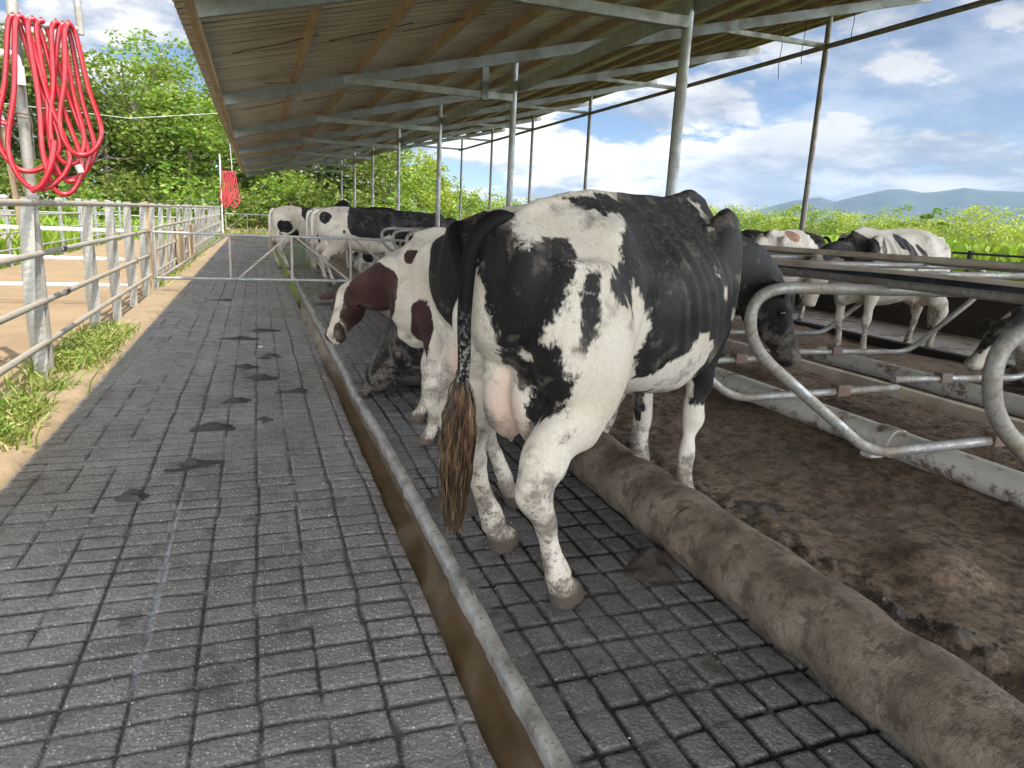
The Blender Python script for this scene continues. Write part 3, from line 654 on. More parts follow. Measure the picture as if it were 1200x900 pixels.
def aisle_z(X, Y):
    Xw = X + n2(X, Y, 1.1, 2, 5)*.022 + n2(X, Y, 6, 2, 8)*.006; Yw = Y + n2(X, Y, .9, 2, 25)*.020 + n2(X, Y, 7, 2, 28)*.006
    u = (Xw+.04)/LX; iu = np.round(u); dx = (u-iu)*LX
    col = np.floor(u); Yw = Yw + (cell(col, col*0)-.5)*.010
    v = (Yw-.06)/LY; iv = np.round(v); dy = (v-iv)*LY
    wx = .0075*(.5+.9*cell(iu, 3+iu*0)); wear = np.clip(.82+n2(X, Y, .8, 3, 40)*1.4-.25*np.clip(1-(Y-.8)/2.2, 0, 1)*np.clip((.2-X)/.8, 0, 1), .22, 1)
    miss = np.where(cell(col, iv) < .06, .35, 1.0)
    g1 = groove(dx, wx)*np.clip(wear+.12, 0, 1); g2 = groove(dy, .0095)*wear*miss
    g = np.maximum(g1, g2)
    tilt = (cell(col, np.floor(v))-.5)*.003
    Z = -.011*g + tilt + n2(X, Y, 14, 3, 3)*.0022 + n2(X, Y, 2.2, 2, 9)*.004
    wet = np.clip(.25+n2(X, Y, .7, 3, 60)*1.3 + np.exp(-((X+.15)**2/.12+(Y-3.2)**2/2.5))*.9, 0, 1)
    painted_sheen = np.exp(-(dx/.016)**2)*np.exp(-((X+.42)/.09)**2)*np.clip((Y-1.9)/.5, 0, 1)*np.clip((4.1-Y)/.5, 0, 1) + groove(dy, .012)*.9*((X > -.42) & (X < -.21) & (Y > 2.35) & (Y < 3.3))*(cell(iv, iv*0+5) > .45)  # sheen of wet grooves painted as pale streaks, carried as negative wet
    wet = np.where(painted_sheen > .25, -painted_sheen, wet)
    e = np.clip((X-.50)/.1, 0, 1); Z = Z - .015*e*e
    return Z, g, wet
ys_a = np.concatenate([rows(-1.6, .8, .05, 0), rows(.82, 41.5, .0115, .0017)])
def aisle_edge(X, Y):
    k = np.clip((X-.45)/.15, 0, 1); return X + k*wav(Y, 2.2, 4, .018)
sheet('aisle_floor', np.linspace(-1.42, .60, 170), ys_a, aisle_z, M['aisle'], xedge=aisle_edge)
def strip_z(X, Y):
    Xw = X + n2(X, Y, 1.0, 2, 15)*.025 + n2(X, Y, 7, 2, 18)*.008; Yw = Y + n2(X, Y, .9, 2, 35)*.035 + n2(X, Y, 7, 2, 38)*.008
    u = (Xw-.885)/.128; iu = np.round(u); dx = (u-iu)*.128; col = np.floor(u); Yw = Yw+(cell(col, col*0+2)-.5)*.008
    v = (Yw-.09)/.165; iv = np.round(v); dy = (v-iv)*.165
    miss = np.where(cell(col+9, iv) < .10, .3, 1.0)
    g = np.maximum(groove(dx, .0115), groove(dy, .0125)*miss)*np.clip(.85+n2(X, Y, .9, 2, 70)*.7, .3, 1)
    e = np.clip((X-.81)/.03, 0, 1); g = g*e
    Z = -.016*g + (cell(col, np.floor(v))-.5)*.005 + n2(X, Y, 16, 3, 33)*.0028 + n2(X, Y, 2.2, 2, 39)*.006
    wet = np.clip(.55+n2(X, Y, .8, 3, 90)*1.2, 0, 1)
    return Z, g, wet
def strip_edge(X, Y):
    k = np.clip((.98-X)/.16, 0, 1); return X + k*wav(Y, 1.6, 14, .020)
sheet('alley_floor', np.linspace(.778, 1.86, 95), ys_a, strip_z, M['strip'], xedge=strip_edge)
# pale lip, gutter walls, gutter bed, water
yl = rows(-1.6, 41.5, .02, .003)
def prof(name, cols, mat, kind='structure'):
    """cols: list of functions y -> (x, z) arrays"""
    V = []; m = len(cols)
    C_ = [c(yl) for c in cols]
    V = np.stack([np.stack([x, yl, z], 1) for x, z in C_], 1).reshape(-1, 3)
    i = np.arange(len(V)).reshape(len(yl), m); F = np.stack([i[:-1, :-1], i[:-1, 1:], i[1:, 1:], i[1:, :-1]], -1).reshape(-1, 4)
    me = np_mesh(name, V, F); o = link(name, me, mat, None, True); tag(o, kind=kind); return o
lipL = lambda y: .742 + wav(y, 1.6, 14, .020) + wav(y, 9, 22, .009); lipR = lambda y: .778 + wav(y, 1.6, 14, .020)
edgeA = lambda y: .60 + wav(y, 2.2, 4, .018)
prof('gutter_lip', [lambda y: (lipL(y)+.004, y*0-.16), lambda y: (lipL(y), y*0-.03), lambda y: (lipL(y)+.004, y*0-.002), lambda y: (lipL(y)*.5+lipR(y)*.5, y*0+.001+wav(y, 8, 2, .005)), lambda y: (lipR(y)+.012, y*0+.006), lambda y: (lipR(y)+.022, y*0-.010)], M['lip'])
prof('gutter_channel', [lambda y: (edgeA(y)-.006, y*0-.011), lambda y: (edgeA(y)+.004, y*0-.026), lambda y: (edgeA(y)+.006, y*0-.15), lambda y: (lipL(y)+.03, y*0-.15)], M['gutter'])
prof('gutter_water', [lambda y: (edgeA(y)-.05, y*0-.062), lambda y: (lipL(y)+.05, y*0-.062)], M['slurry'])

# dirt beds of the stalls
def bed_z(X, Y):
    Z = .085 + n2(X, Y, .55, 3, 7)*.060 + n2(X, Y, 2.6, 3, 11, .55)*.028 + n2(X, Y, 9, 5, 19, .66)*.024
    Z += .05*np.exp(-((X-4.6)/1.4)**2)
    d = X-2.08; ridge = np.exp(-((d-.16)/.13)**2); cl = np.clip(n2(X, Y, 5, 4, 51, .62)+.25, 0, 1); Z += ridge*(cl*.12-.02)+ridge*np.abs(n2(X, Y, 13, 4, 77, .68))*.055; Z += np.clip(n2(X, Y, 1.4, 3, 91)+.1, 0, 1)*np.abs(n2(X, Y, 12, 4, 93, .66))*.045
    wet = np.clip(ridge*np.clip(n2(X, Y, 1.3, 3, 61)+.55, 0, 1.2)*1.2, 0, 1)*np.clip(cl*2.2, 0, 1)
    Z += .11*np.exp(-(((X-2.72)/.17)**2+((Y-2.02)/.16)**2)**1.4)                # the mound
    Z -= .05*np.exp(-(((X-2.55)/.35)**2+((Y-4.9)/.6)**2))
    wet = np.maximum(wet, np.clip(n2(X, Y, .9, 3, 81)*1.3-.25, 0, .6))
    Z = np.where(X < 2.02, Z-.06*(2.02-X)/.1, Z)
    return Z, X*0, wet
xs_b = np.concatenate([np.arange(1.92, 5.2, .022), np.arange(5.2, 8.02, .05)])
sheet('dirt_bedding', xs_b, rows(-1.6, 41.5, .02, .0055), bed_z, M['bed'])
def lane_z(X, Y):
    v = (Y+n2(X, Y, 1, 2, 3)*.03)/.13; dy = (v-np.round(v))*.13; u = X/.2; dx = (u-np.round(u))*.2
    g = np.maximum(groove(dx, .015), groove(dy, .015))*.8
    return -.03-.012*g+n2(X, Y, 3, 3, 9)*.006, g, np.clip(.65+n2(X, Y, .6, 3, 5)*1.2, 0, 1)
sheet('far_alley_floor', np.arange(8.0, 11.05, .05), rows(-1.6, 41.5, .045, .004), lane_z, M['farlane'])
# paddock soil, kerb
def pad_z(X, Y): return .0+n2(X, Y, .5, 3, 7)*.03+n2(X, Y, 4, 3, 9)*.012+n2(X, Y, 17, 2, 9)*.006, X*0, X*0
sheet('paddock_soil', np.arange(-5.1, -1.55, .05), rows(-1.5, 33, .04, .006), pad_z, M['sand'])
def kerb_z(X, Y):
    t = (X+1.74)/.44; top = .055*np.clip(np.minimum(t*6, (1-t)*7), 0, 1)**.6
    return top-.012+n2(X, Y, 2, 3, 7)*.012+n2(X, Y, 12, 3, 9)*.006, X*0, X*0
sheet('sunlit_kerb', np.linspace(-1.76, -1.30, 30), rows(-1.5, 41.5, .025, .005), kerb_z, M['kerb'])
def gz(X, Y): return -.16+0*X, X*0, X*0
g_ = sheet('meadow_ground', np.array([-9000., -300, -60, -6, 12, 80, 400, 9000]), np.array([-9000., -300, -20, 0, 42, 120, 500, 9000]), gz, M['meadow'])
# low curb along the far alley
b = MB(); b.box((7.94, -1.6, -.05), (8.08, 41, .16)); o = b.build('alley_kerb', M['dark_wall'], bevel=.02); tag(o, 'low dark kerb between the dirt beds and the far wet alley', 'kerb')
t = root('barrier_wall', (11.1, 20, 0)); tag(t, 'long low dark concrete wall beyond the far wet alley', 'wall')
b = MB(); b.box((-.1, -21.5, -.2), (.1, 21.5, .72)); b.build('wall_panel', M['dark_wall'], t, bevel=.01)
b = MB(); b.box((-.13, -21.5, .722), (.13, 21.5, .78)); b.build('coping', M['old_wood'], t, bevel=.01)

# concrete logs that edge the beds
def log(y0, y1, x0, x1, label, r=.165):
    b = MB(); n = max(4, int((y1-y0)/.05)); pts = [(x0+(x1-x0)*k/n + .008*math.sin(k*.9), y0+(y1-y0)*k/n, .105+.006*math.sin(k*.7)) for k in range(n+1)]
    b.tube(pts, [r*.997]*(n+1), 40); o = b.build('concrete_log', M['log'], None, True); tag(o, label, 'kerb log', 'round concrete kerb logs')
    me = o.data; V = np.array([v.co[:] for v in me.vertices]); C0 = V.copy(); C0[:, 2] = .105; C0[:, 0] = x0+(x1-x0)*(V[:, 1]-y0)/(y1-y0); D = V-C0; D /= np.linalg.norm(D, axis=1)[:, None]+1e-6
    V += D*(vnoise(V, 2.2, 3, .55)*.006+vnoise(V, 14, 3, .6)*.0045)[:, None]; me.vertices.foreach_set('co', V.astype(np.float32).ravel())
    o.data.polygons.foreach_set('use_smooth', np.ones(len(o.data.polygons), bool))
    return o
log(-1.5, 2.605, 1.905, 1.908, 'nearest thick mud-stained concrete kerb log, running out of the bottom right corner')
log(2.606, 6.6, 1.904, 1.90, 'mud-stained concrete kerb log lying under the belly of the big cow')
log(6.64, 22.0, 1.90, 1.90, 'long concrete kerb log farther along, behind the brown and white cow')

# ---------------------------------------------------------------- the barn
barn = root('cattle_shed', (0, 0, 0)); tag(barn, 'open cattle shed with a sloping corrugated roof on steel posts', 'barn')
roofz = lambda x: 3.30+.24*x
BAYS = [1.2+5.33*k for k in range(-1, 8)]
BAYS = [6.75+5.3*k for k in range(-2, 7)]
YE = 40.0
ys = np.arange(-6, YE, .021); amp = .016
xs = np.array([-.62, -.2, 1, 2, 3, 4, 5, 6, 7, 8, 9, 10, 11, 12, 12.75])
X, Yg = np.meshgrid(xs, ys); Z = 3.355+.24*X+amp*np.sin(2*np.pi*Yg/.21)
Vv = np.stack([X.ravel(), Yg.ravel(), Z.ravel()], 1); i = np.arange(len(Vv)).reshape(len(ys), len(xs))
Fq = np.stack([i[:-1, :-1], i[:-1, 1:], i[1:, 1:], i[1:, :-1]], -1).reshape(-1, 4)
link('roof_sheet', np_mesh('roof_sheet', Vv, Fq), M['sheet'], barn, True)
for k, x in enumerate([-.47, .62, 1.57, 2.53, 3.48, 4.43, 5.38, 6.33, 7.28, 8.23, 9.2, 10.15, 11.1, 12.0, 12.6]):
    b = MB(); b.bar((x, -6, roofz(x)-.015), (x, YE-.1, roofz(x)-.015), .06, .12); b.build('purlin', M['purlin'], barn)
for y in BAYS:
    b = MB(); b.bar((-.40, y, roofz(-.40)-.155), (12.9, y, roofz(12.9)-.155), .075, .17, up=(-.24, 0, 1)); b.build('rafter', M['galv_dark'], barn)
XA, XB = 4.19, 10.5
for y in BAYS:
    b = MB(); b.tube([(XA, y+.09, -.05), (XA, y+.09, roofz(XA)-.24)], .055, 16); b.build('post', M['galv'], barn, True)
    b = MB(); b.tube([(XB, y, -.05), (XB, y, roofz(XB)-.24)], .055, 14); b.build('post', M['post_far'], barn, True)
    # spliced tie between rafter and post: straight box beam with an upturned left end
    b = MB(); x0 = 1.35; b.bar((x0, y+.005, 3.50), (XA-.06, y+.005, 3.50), .09, .105); b.build('tie_beam', M['galv_spangle'], barn)
    b = MB(); b.bar((7.9, y+.005, 5.05), (XB-.06, y+.005, 5.05), .06, .085); b.build('tie_beam', M['galv_spangle'], barn)
    b = MB(); b.bar((XA-.55, y-.0, roofz(XA-.55)-.25), (XA-.55, y-.0, 3.42), .11, .11, up=(0, 1, 0))
    if abs(y-12.05) < .3: b.build('strut', M['galv_dark'], barn)
b = MB(); b.bar((XA+.12, -6, 3.72), (XA+.12, YE-1, 3.72), .06, .16); b.build('longitudinal_beam', M['galv'], barn)
b = MB(); b.tube([(XB-.02, -6, 5.03), (XB-.02, YE-1, 5.03)], .05, 10); b.build('eaves_rail', M['post_far'], barn, True)
# loose wires under the roof sheet
r_ = random.Random(2)
for y in BAYS[1:6]:
    for x in (.2, 1.3, 2.2):
        b = MB(); z = roofz(x)+.03; b.tube([(x, y+.25, z-.01), (x+.30, y+.32, roofz(x+.3)-.0), (x+.36, y+.30, roofz(x+.36)-.08)], .006, 5); b.build('wire', M['tape'], barn)
        b = MB(); x2 = x-.4; b.tube([(x2, y+2.8, roofz(x2)-.01), (x2+.55, y+2.55, roofz(x2+.55)-.02), (x2+.95, y+2.4, roofz(x2+.95)-.0)], .007, 5); b.build('wire', M['rust'], barn)
for (x, y, L) in ((10.6, 13.5, 1.15), (10.9, 13.2, .95), (12.5, 13.6, .6)):
    b = MB(); z = roofz(x); b.tube(spline([(x, y, z-.05), (x+.01, y, z-L*.4), (x-.015, y, z-L*.7), (x+.012, y, z-L)], 4), .008, 5); b.build('hanging_cord', M['tape'], barn)
# ---------------------------------------------------------------- vegetation and hills
def leaves_mesh(name, C_, size, g, aspect=.55, flat=.35):
    """one quad (bent kite) per centre; random orientation"""
    n = len(C_); a = g.normal(size=(n, 3)); a[:, 2] *= flat; a /= np.linalg.norm(a, axis=1)[:, None]
    c = g.normal(size=(n, 3)); b_ = np.cross(a, c); b_ /= np.linalg.norm(b_, axis=1)[:, None]
    s = (size*(.6+.8*g.random(n)))[:, None] if np.ndim(size) == 0 else size[:, None]
    V = np.stack([C_-a*s*.5, C_+b_*s*aspect*.5, C_+a*s*.5, C_-b_*s*aspect*.5], 1).reshape(-1, 3)
    F = np.arange(4*n).reshape(n, 4); me = np_mesh(name, V, F); fattr(me, 'rnd', np.repeat(g.random(n), 4)); return me
def tree(name, x, y, h, w, nl, leaf, mat, label, cat, seed, crown0=.25, blobs=22, group=None, trunkr=None, z0=-.16, sparse=1.0, shape='round', cat2=None):
    g = np.random.default_rng(seed); t = root(name, (x, y, z0)); tag(t, label, cat, group)
    rr = random.Random(seed); r0 = trunkr or h*.022; b = MB()
    top = Vector((rr.uniform(-.05, .05)*h, rr.uniform(-.05, .05)*h, h*.62)); trunk = spline([(0, 0, 0), (rr.uniform(-.02, .02)*h, 0, h*.2), (top.x*.6, top.y*.6, h*.42), top], 4)
    b.tube(trunk, list(np.linspace(r0, r0*.4, len(trunk))), 8)
    cs = []
    for k in range(blobs):
        u = rr.random(); th = rr.random()*6.283; zz = crown0+(1-crown0)*(.12+.82*u)
        if shape == 'umbrella': zz = .62+.34*rr.random(); rad = w*.5*math.sqrt(rr.random())*1.0; zz -= .16*(rad/(w*.5))**2
        else: rad = w*.5*math.sqrt(max(.05, 1-((u-.40)/.62)**2))*rr.uniform(.35, .85)
        c = Vector((math.cos(th)*rad, math.sin(th)*rad, h*zz)); cs.append(c)
        if k % 3 == 0 or shape == 'umbrella':
            st = trunk[min(len(trunk)-1, int(len(trunk)*(.45+.5*rr.random())))]; mid = st.lerp(c, .5)+Vector((0, 0, -.03*h if shape != 'umbrella' else .02*h)); pl_ = spline([st, mid, c], 3); b.tube(pl_, list(np.linspace(r0*.35, r0*.08, len(pl_))), 5)
    b.build('trunk', M['bark'], t, True)
    per = nl//blobs; C_ = []
    for c in cs:
        br = w*(.13+.13*rr.random())*(.8 if shape == 'umbrella' else 1)
        d = g.normal(size=(per, 3)); d /= np.linalg.norm(d, axis=1)[:, None]; r = br*(.45+.65*g.random(per)**.6)[:, None]
        sub = d*r; sub[:, 2] *= .35 if shape == 'umbrella' else .72
        # tufts: pull the leaves together into small sprays
        tc = g.normal(size=(max(4, per//14), 3)); tc /= np.linalg.norm(tc, axis=1)[:, None]; tc *= br*(.6+.5*g.random((len(tc), 1))); tc[:, 2] *= .35 if shape == 'umbrella' else .72
        pick = g.integers(0, len(tc), per); mixk = (g.random(per) < .72)[:, None]
        sub = np.where(mixk, tc[pick]+g.normal(size=(per, 3))*br*.13*np.array([1.3, 1.3, .6]), sub)
        C_.append(np.array(c)+sub)
    C_ = np.concatenate(C_); C_[:, 2] = np.maximum(C_[:, 2], .15+g.random(len(C_))*.5)
    me = leaves_mesh('crown', C_, leaf, g); link('crown', me, mat, t)
    return t
adj = ['']
# big trees on the left, from left to right
def pol(az, d): return math.sin(R(az))*d, math.cos(R(az))*d
big = [
 (-19, 52, 11.5, 10, 'leaf', 'big leafy tree at the far left edge, behind the near hose stand'),
 (-15.5, 58, 11.5, 10, 'leaf_dark', 'dark leafy tree filling the view behind the near red hose'),
 (-12.5, 64, 13.0, 10, 'leaf', 'tall broad tree rising just right of the near red hose'),
 (-9.8, 60, 9.8, 8.5, 'leaf', 'dense mid green tree below the feathery tall tree'),
 (-7.0, 63, 10.5, 9, 'leaf_bright', 'bright green rounded tree left of the shed eave'),
 (-4.6, 60, 9.2, 8, 'leaf_bright', 'bright feathery green tree touching the shed eave'),
 (-2.2, 66, 11.0, 9, 'leaf', 'leafy tree right behind the far hose stand'),
 (1.0, 62, 8.0, 9, 'leaf', 'leafy tree seen beneath the far end of the shed roof'),
 (4.2, 66, 8.6, 9, 'leaf_dark', 'dark green tree beneath the roof, above the first standing cows'),
 (7.0, 68, 9.0, 9, 'leaf', 'rounded green tree beneath the roof, above the cow with the raised head'),
 (9.6, 72, 8.6, 8, 'leaf_bright', 'bright tree at the right end of the left wood'),
 (-17.5, 70, 13.5, 11, 'leaf', 'tall tree in the second row at the far left'),
 (-6.0, 75, 13.5, 11, 'leaf', 'tall tree of the second row left of the shed eave'),
 (2.5, 76, 9.5, 11, 'leaf', 'second row tree behind the far gate'),
 (12.0, 84, 8.0, 8, 'leaf_yellow', 'yellow green tree standing free right of the wood'),
]
for k, (az, d, h, w, m_, lab) in enumerate(big):
    x, y = pol(az, d); tree('tree', x, y, h, w, 7200, .34, M[m_], lab, 'tree', 100+k, .06 if k != 14 else .25, 30, 'trees of the left wood')
x, y = pol(-7.6, 66); tree('feathery_tree', x, y, 14.6, 15, 4600, .34, M['leaf_bright'], 'tall feathery tree with a flat open crown above the left wood', 'tree', 201, .6, 26, None, .30, shape='umbrella')
x, y = pol(-13.6, 56); tree('slim_tree', x, y, 10.5, 5, 1500, .34, M['leaf'], 'slim tree with a pale bare trunk in front of the left wood', 'tree', 203, .62, 10, None, .22)
# undergrowth at the foot of the wood
for k in range(13):
    az = -19+2.4*k; x, y = pol(az, 50+3*math.sin(k*1.7)); side = 'left of' if az < -6 else ('near' if az < 2 else 'right of')
    tree('bush', x, y, 2.6+1.0*math.sin(k*2.3)**2, 5.0, 1500, .26, M['leaf' if k % 3 else 'leaf_bright'], 'low bush at the foot of the wood, %s from the left' % ['first', 'second', 'third', 'fourth', 'fifth', 'sixth', 'seventh', 'eighth', 'ninth', 'tenth', 'eleventh', 'twelfth', 'thirteenth'][k], 'bush', 230+k, .0, 9, 'bushes at the foot of the wood')
# middle: small trees seen between the posts
mids = [(10.6, 78, 5.8, 'tree between the wood and the free yellow tree'), (13.4, 95, 6.4, 'small round tree left of the leaning pole'), (14.6, 110, 5.2, 'low green tree behind the leaning pole'), (15.8, 90, 4.4, 'open crowned small tree right of the leaning pole'),
        (17.4, 110, 4.6, 'small tree above the back of the brown and white cow'), (19.2, 120, 4.3, 'small tree left of the thick post above the big cow'), (21.0, 120, 4.4, 'small tree just right of the thick post above the big cow')]
for k, (az, d, h, lab) in enumerate(mids):
    x, y = pol(az, d); tree('small_tree', x, y, h, 9, 2000, .36, M['leaf_bright' if k % 2 else 'leaf_yellow'], lab, 'tree', 260+k, .15, 14, 'small trees in the middle distance')
# shrub line across the field on the right
for k in range(22):
    az = 22+1.62*k; d = 120+16*math.sin(k*1.9); x, y = pol(az, d); h = 4.1+.7*math.sin(k*2.7)+(.7 if k in (14, 18) else 0)
    w_ = ['first', 'second', 'third', 'fourth', 'fifth', 'sixth', 'seventh', 'eighth', 'ninth', 'tenth', 'eleventh', 'twelfth', 'thirteenth', 'fourteenth', 'fifteenth', 'sixteenth', 'seventeenth', 'eighteenth', 'nineteenth', 'twentieth', 'twenty first', 'twenty second'][k]
    tree('shrub', x, y, h, 12, 4200, .30, M['leaf_yellow' if k % 3 else 'leaf_bright'], 'spreading yellow green shrub across the field, %s from the left' % w_, 'shrub', 300+k, .05, 18, 'shrubs across the field', .12)
x, y = pol(40.5, 100); tree('sapling', x, y, 5.6, 4, 500, .34, M['leaf_yellow'], 'thin small tree with an open crown standing before the hills', 'tree', 340, .5, 7, None, .08, shape='umbrella')
x, y = pol(48.5, 108); tree('sapling', x, y, 6.6, 6, 800, .36, M['leaf_bright'], 'dark open tree poking above the shrub line before the hills', 'tree', 341, .5, 8, None, .1, shape='umbrella')

# grasses (stuff)
def blades(name, n, fn, hmin, hmax, mat, label, cat, seed, wide=.02, lean=.35, z0=-.16, per=0.0022):
    g = np.random.default_rng(seed); X, Y = fn(g, n); n = len(X); D = np.hypot(X, Y)
    h = (hmin+(hmax-hmin)*g.random(n)); w = wide+per*D*(.6+.8*g.random(n)); th = g.random(n)*6.283; lx = (g.random(n)-.5)*2*lean*h; ly = (g.random(n)-.5)*2*lean*h
    cx, cy = np.cos(th)*w*.5, np.sin(th)*w*.5; z = np.full(n, z0)
    A = np.stack([X-cx, Y-cy, z], 1); B_ = np.stack([X+cx, Y+cy, z], 1); C1 = np.stack([X+cx*.9+lx*.35, Y+cy*.9+ly*.35, z+h*.6], 1); D1 = np.stack([X-cx*.9+lx*.35, Y-cy*.9+ly*.35, z+h*.6], 1); T = np.stack([X+lx, Y+ly, z+h*(1-.15*g.random(n))], 1); T2 = np.stack([X+lx*1.15+cx*.2, Y+ly*1.15, z+h*.93], 1)
    V = np.stack([A, B_, C1, D1, T2, T], 1).reshape(-1, 3); i = np.arange(n)[:, None]*6
    F = np.concatenate([i+np.array([0, 1, 2, 3]), i+np.array([3, 2, 4, 5])], 0)
    me = np_mesh(name, V, F); fattr(me, 'rnd', np.repeat(g.random(n), 6)); o = link(name, me, mat); tag(o, label, cat, None, 'stuff'); return o
def wedge(d0, d1, a0, a1, p=1.0, ok=None):
    def f(g, n):
        d = d0*(d1/d0)**(g.random(n)**p); a = np.radians(a0+(a1-a0)*g.random(n)); X, Y = np.sin(a)*d, np.cos(a)*d
        if ok is not None: m = ok(X, Y); X, Y = X[m], Y[m]
        return X, Y
    return f
blades('tall_grass', 60000, wedge(13, 115, 17, 72, 1.0, lambda X, Y: X > 12.0), .95, 1.75, M['grass'], 'tall bright green fodder grass beyond the far wall', 'grass', 1, .022, .42)
blades('tall_grass', 26000, wedge(12, 30, 33, 80, .8, lambda X, Y: X > 11.9), .9, 1.45, M['grass'], 'bright green grass close behind the far wall', 'grass', 4, .020, .42)
blades('meadow_grass', 24000, wedge(42, 100, -22, 22, 1.0), .25, .55, M['grass_dry'], 'sunny meadow grass beyond the end of the aisle', 'grass', 2, .02, .4)
blades('meadow_grass', 34000, wedge(7, 52, -70, -4, .9, lambda X, Y: (X < -5.3) | (Y > 34.5)), .45, 1.05, M['grass'], 'long green grass beyond the sandy paddock', 'grass', 3, .015, .4)
def wf_(g, n):
    X = -1.62+.16*g.normal(size=n)*.8; Y = np.concatenate([3.2+g.random(n//2)*2.6, 6.2+g.random(n-n//2)*3.0]); m = (X > -2.0) & (X < -1.30) & (vnoise(np.stack([X*2, Y*1.6, X*0], 1), 1.0, 2) > -.18); return X[m], Y[m]
blades('weeds', 5200, wf_, .05, .20, M['weed'], 'weeds and grass growing along the kerb under the fence', 'weeds', 5, .011, .8, .0, .0006)
blades('weeds', 900, lambda g, n: (-1.70+.08*g.normal(size=n), 14+g.random(n)*26), .06, .22, M['weed'], 'sparse weeds along the far fence foot', 'weeds', 6, .015, .8, .0, .0008)
# broad weed leaves in the same clump
g = np.random.default_rng(9); n = 5200; X = -1.50+.085*g.normal(size=n); Y = np.concatenate([3.6+g.random(n//2)*2.2, 6.6+g.random(n-n//2)*2.3]); m = (X > -1.80) & (X < -1.22) & (vnoise(np.stack([X*2, Y*1.6, X*0], 1), 1.0, 2) > -.05)
C_ = np.stack([X[m], Y[m], .04+.13*g.random(m.sum())], 1); me = leaves_mesh('weed_leaves', C_, .027, g, .5, .4); o = link('weeds', me, M['weed']); tag(o, 'leafy weeds spilling over the sunlit kerb', 'weeds', None, 'stuff')

# hills on the horizon
def hills(name, d, az0, az1, prof_, mat, label, seed, thick=900):
    n = 160; V = []; m = 14
    for k in range(n+1):
        az = az0+(az1-az0)*k/n; hh = np.interp(az, [p[0] for p in prof_], [p[1] for p in prof_])
        for j in range(m):
            q = j/(m-1); dd = d-thick*(1-q); x, y = pol(az, dd); V.append((x, y, -20+(hh*d+20)*q**.8))
    V = np.array(V); nz_ = vnoise(V*np.array([1, 1, 0])+.3, .0022, 5, .6, seed); q = np.tile(np.linspace(0, 1, m), n+1); V[:, 2] += nz_*60*(q*(1-q)*2.2+.10)
    i = np.arange(len(V)).reshape(n+1, m); F = np.stack([i[:-1, :-1], i[1:, :-1], i[1:, 1:], i[:-1, 1:]], -1).reshape(-1, 4)
    # back slope
    V2 = V.reshape(n+1, m, 3)[:, -1].copy(); V2[:, :2] *= 1.25; V2[:, 2] = -30; b0 = len(V); V = np.concatenate([V, V2]); j = np.arange(n); F = np.concatenate([F, np.stack([i[:-1, -1], i[1:, -1], b0+j+1, b0+j], -1)])
    o = link(name, np_mesh(name, V, F), mat, None, True); tag(o, kind='structure'); return o
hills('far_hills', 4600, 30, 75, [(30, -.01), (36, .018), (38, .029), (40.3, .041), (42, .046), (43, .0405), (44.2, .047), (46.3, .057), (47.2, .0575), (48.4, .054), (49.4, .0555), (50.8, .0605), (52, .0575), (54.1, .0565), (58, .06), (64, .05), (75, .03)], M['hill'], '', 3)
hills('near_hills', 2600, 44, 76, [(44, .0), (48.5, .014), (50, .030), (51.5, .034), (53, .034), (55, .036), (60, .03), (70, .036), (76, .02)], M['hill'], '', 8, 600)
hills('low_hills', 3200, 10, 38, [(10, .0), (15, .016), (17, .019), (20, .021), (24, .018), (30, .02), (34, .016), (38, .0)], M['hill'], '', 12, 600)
hz = MB(); hz.box((-900, -900, -1.2), (4400, 5200, 420)); o = hz.build('haze', None)
def hf(n, b, out):
    v = n.new('ShaderNodeVolumePrincipled'); v.inputs['Color'].default_value = (.75, .85, 1, 1); v.inputs['Density'].default_value = HAZE
    n.t.links.new(v.outputs[0], out.inputs['Volume']); n.t.nodes.remove(b)
mh = bpy.data.materials.new('haze_air'); mh.use_nodes = True; mh.node_tree.nodes.clear(); nn = NT(mh.node_tree); ou = nn.new('ShaderNodeOutputMaterial'); v = nn.new('ShaderNodeVolumePrincipled'); v.inputs['Color'].default_value = (.50, .72, 1, 1); v.inputs['Density'].default_value = HAZE; nn.t.links.new(v.outputs[0], ou.inputs['Volume'])
o.data.materials.append(mh); tag(o, kind='stuff')
if HAZE == 0: bpy.data.objects.remove(o)
# ---------------------------------------------------------------- stalls
def divider(y, mirror, label, grp='tubular stall dividers'):
    """bent-pipe loop across the bed; origin at the middle of the bed"""
    cx = 4.87; t = root('stall_divider', (cx, y, 0)); tag(t, label, 'stall divider', grp)
    s = 1 if mirror else -1
    b = MB(); b.tube(rounded([(s*-.20, 0, 1.215), (s*2.58, 0, 1.235), (s*2.58, 0, .95), (s*1.66, 0, .315), (s*.12, 0, .345)], (.24, .20, .16), 8), .030, 14); lp_ = b.build('loop_pipe', M['pipe_mud'], t, True)
    b = MB(); b.bar((s*.62, 0, .348), (s*.62+s*.12, 0, .348), .085, .085); b.build('clamp', M['rust'], lp_)
    return t
ylist = [1.64, 2.90, 4.15, 5.40, 6.65, 7.90, 9.15, 10.4, 11.65, 12.9, 14.15, 15.4]
words = ['nearest bent steel stall divider loop, cut off by the right edge of the photo', 'bent steel stall divider loop in front of the lowered head of the big cow',
         'stall divider just beyond the lowered black cow head, clamped to the middle rail', 'fourth stall divider from the front, low bar reaching the middle rail']
ordn = ['fifth', 'sixth', 'seventh', 'eighth', 'ninth', 'tenth', 'eleventh', 'twelfth']
for k, y in enumerate(ylist):
    divider(y, False, words[k] if k < 4 else 'bent steel stall divider on the aisle side, %s from the front' % ordn[k-4])
for k, y in enumerate(ylist[:9]):
    n_ = ['first', 'second', 'third', 'fourth'] + ordn
    divider(y+.25, True, 'bent steel stall divider on the far alley side, %s from the front' % n_[k])
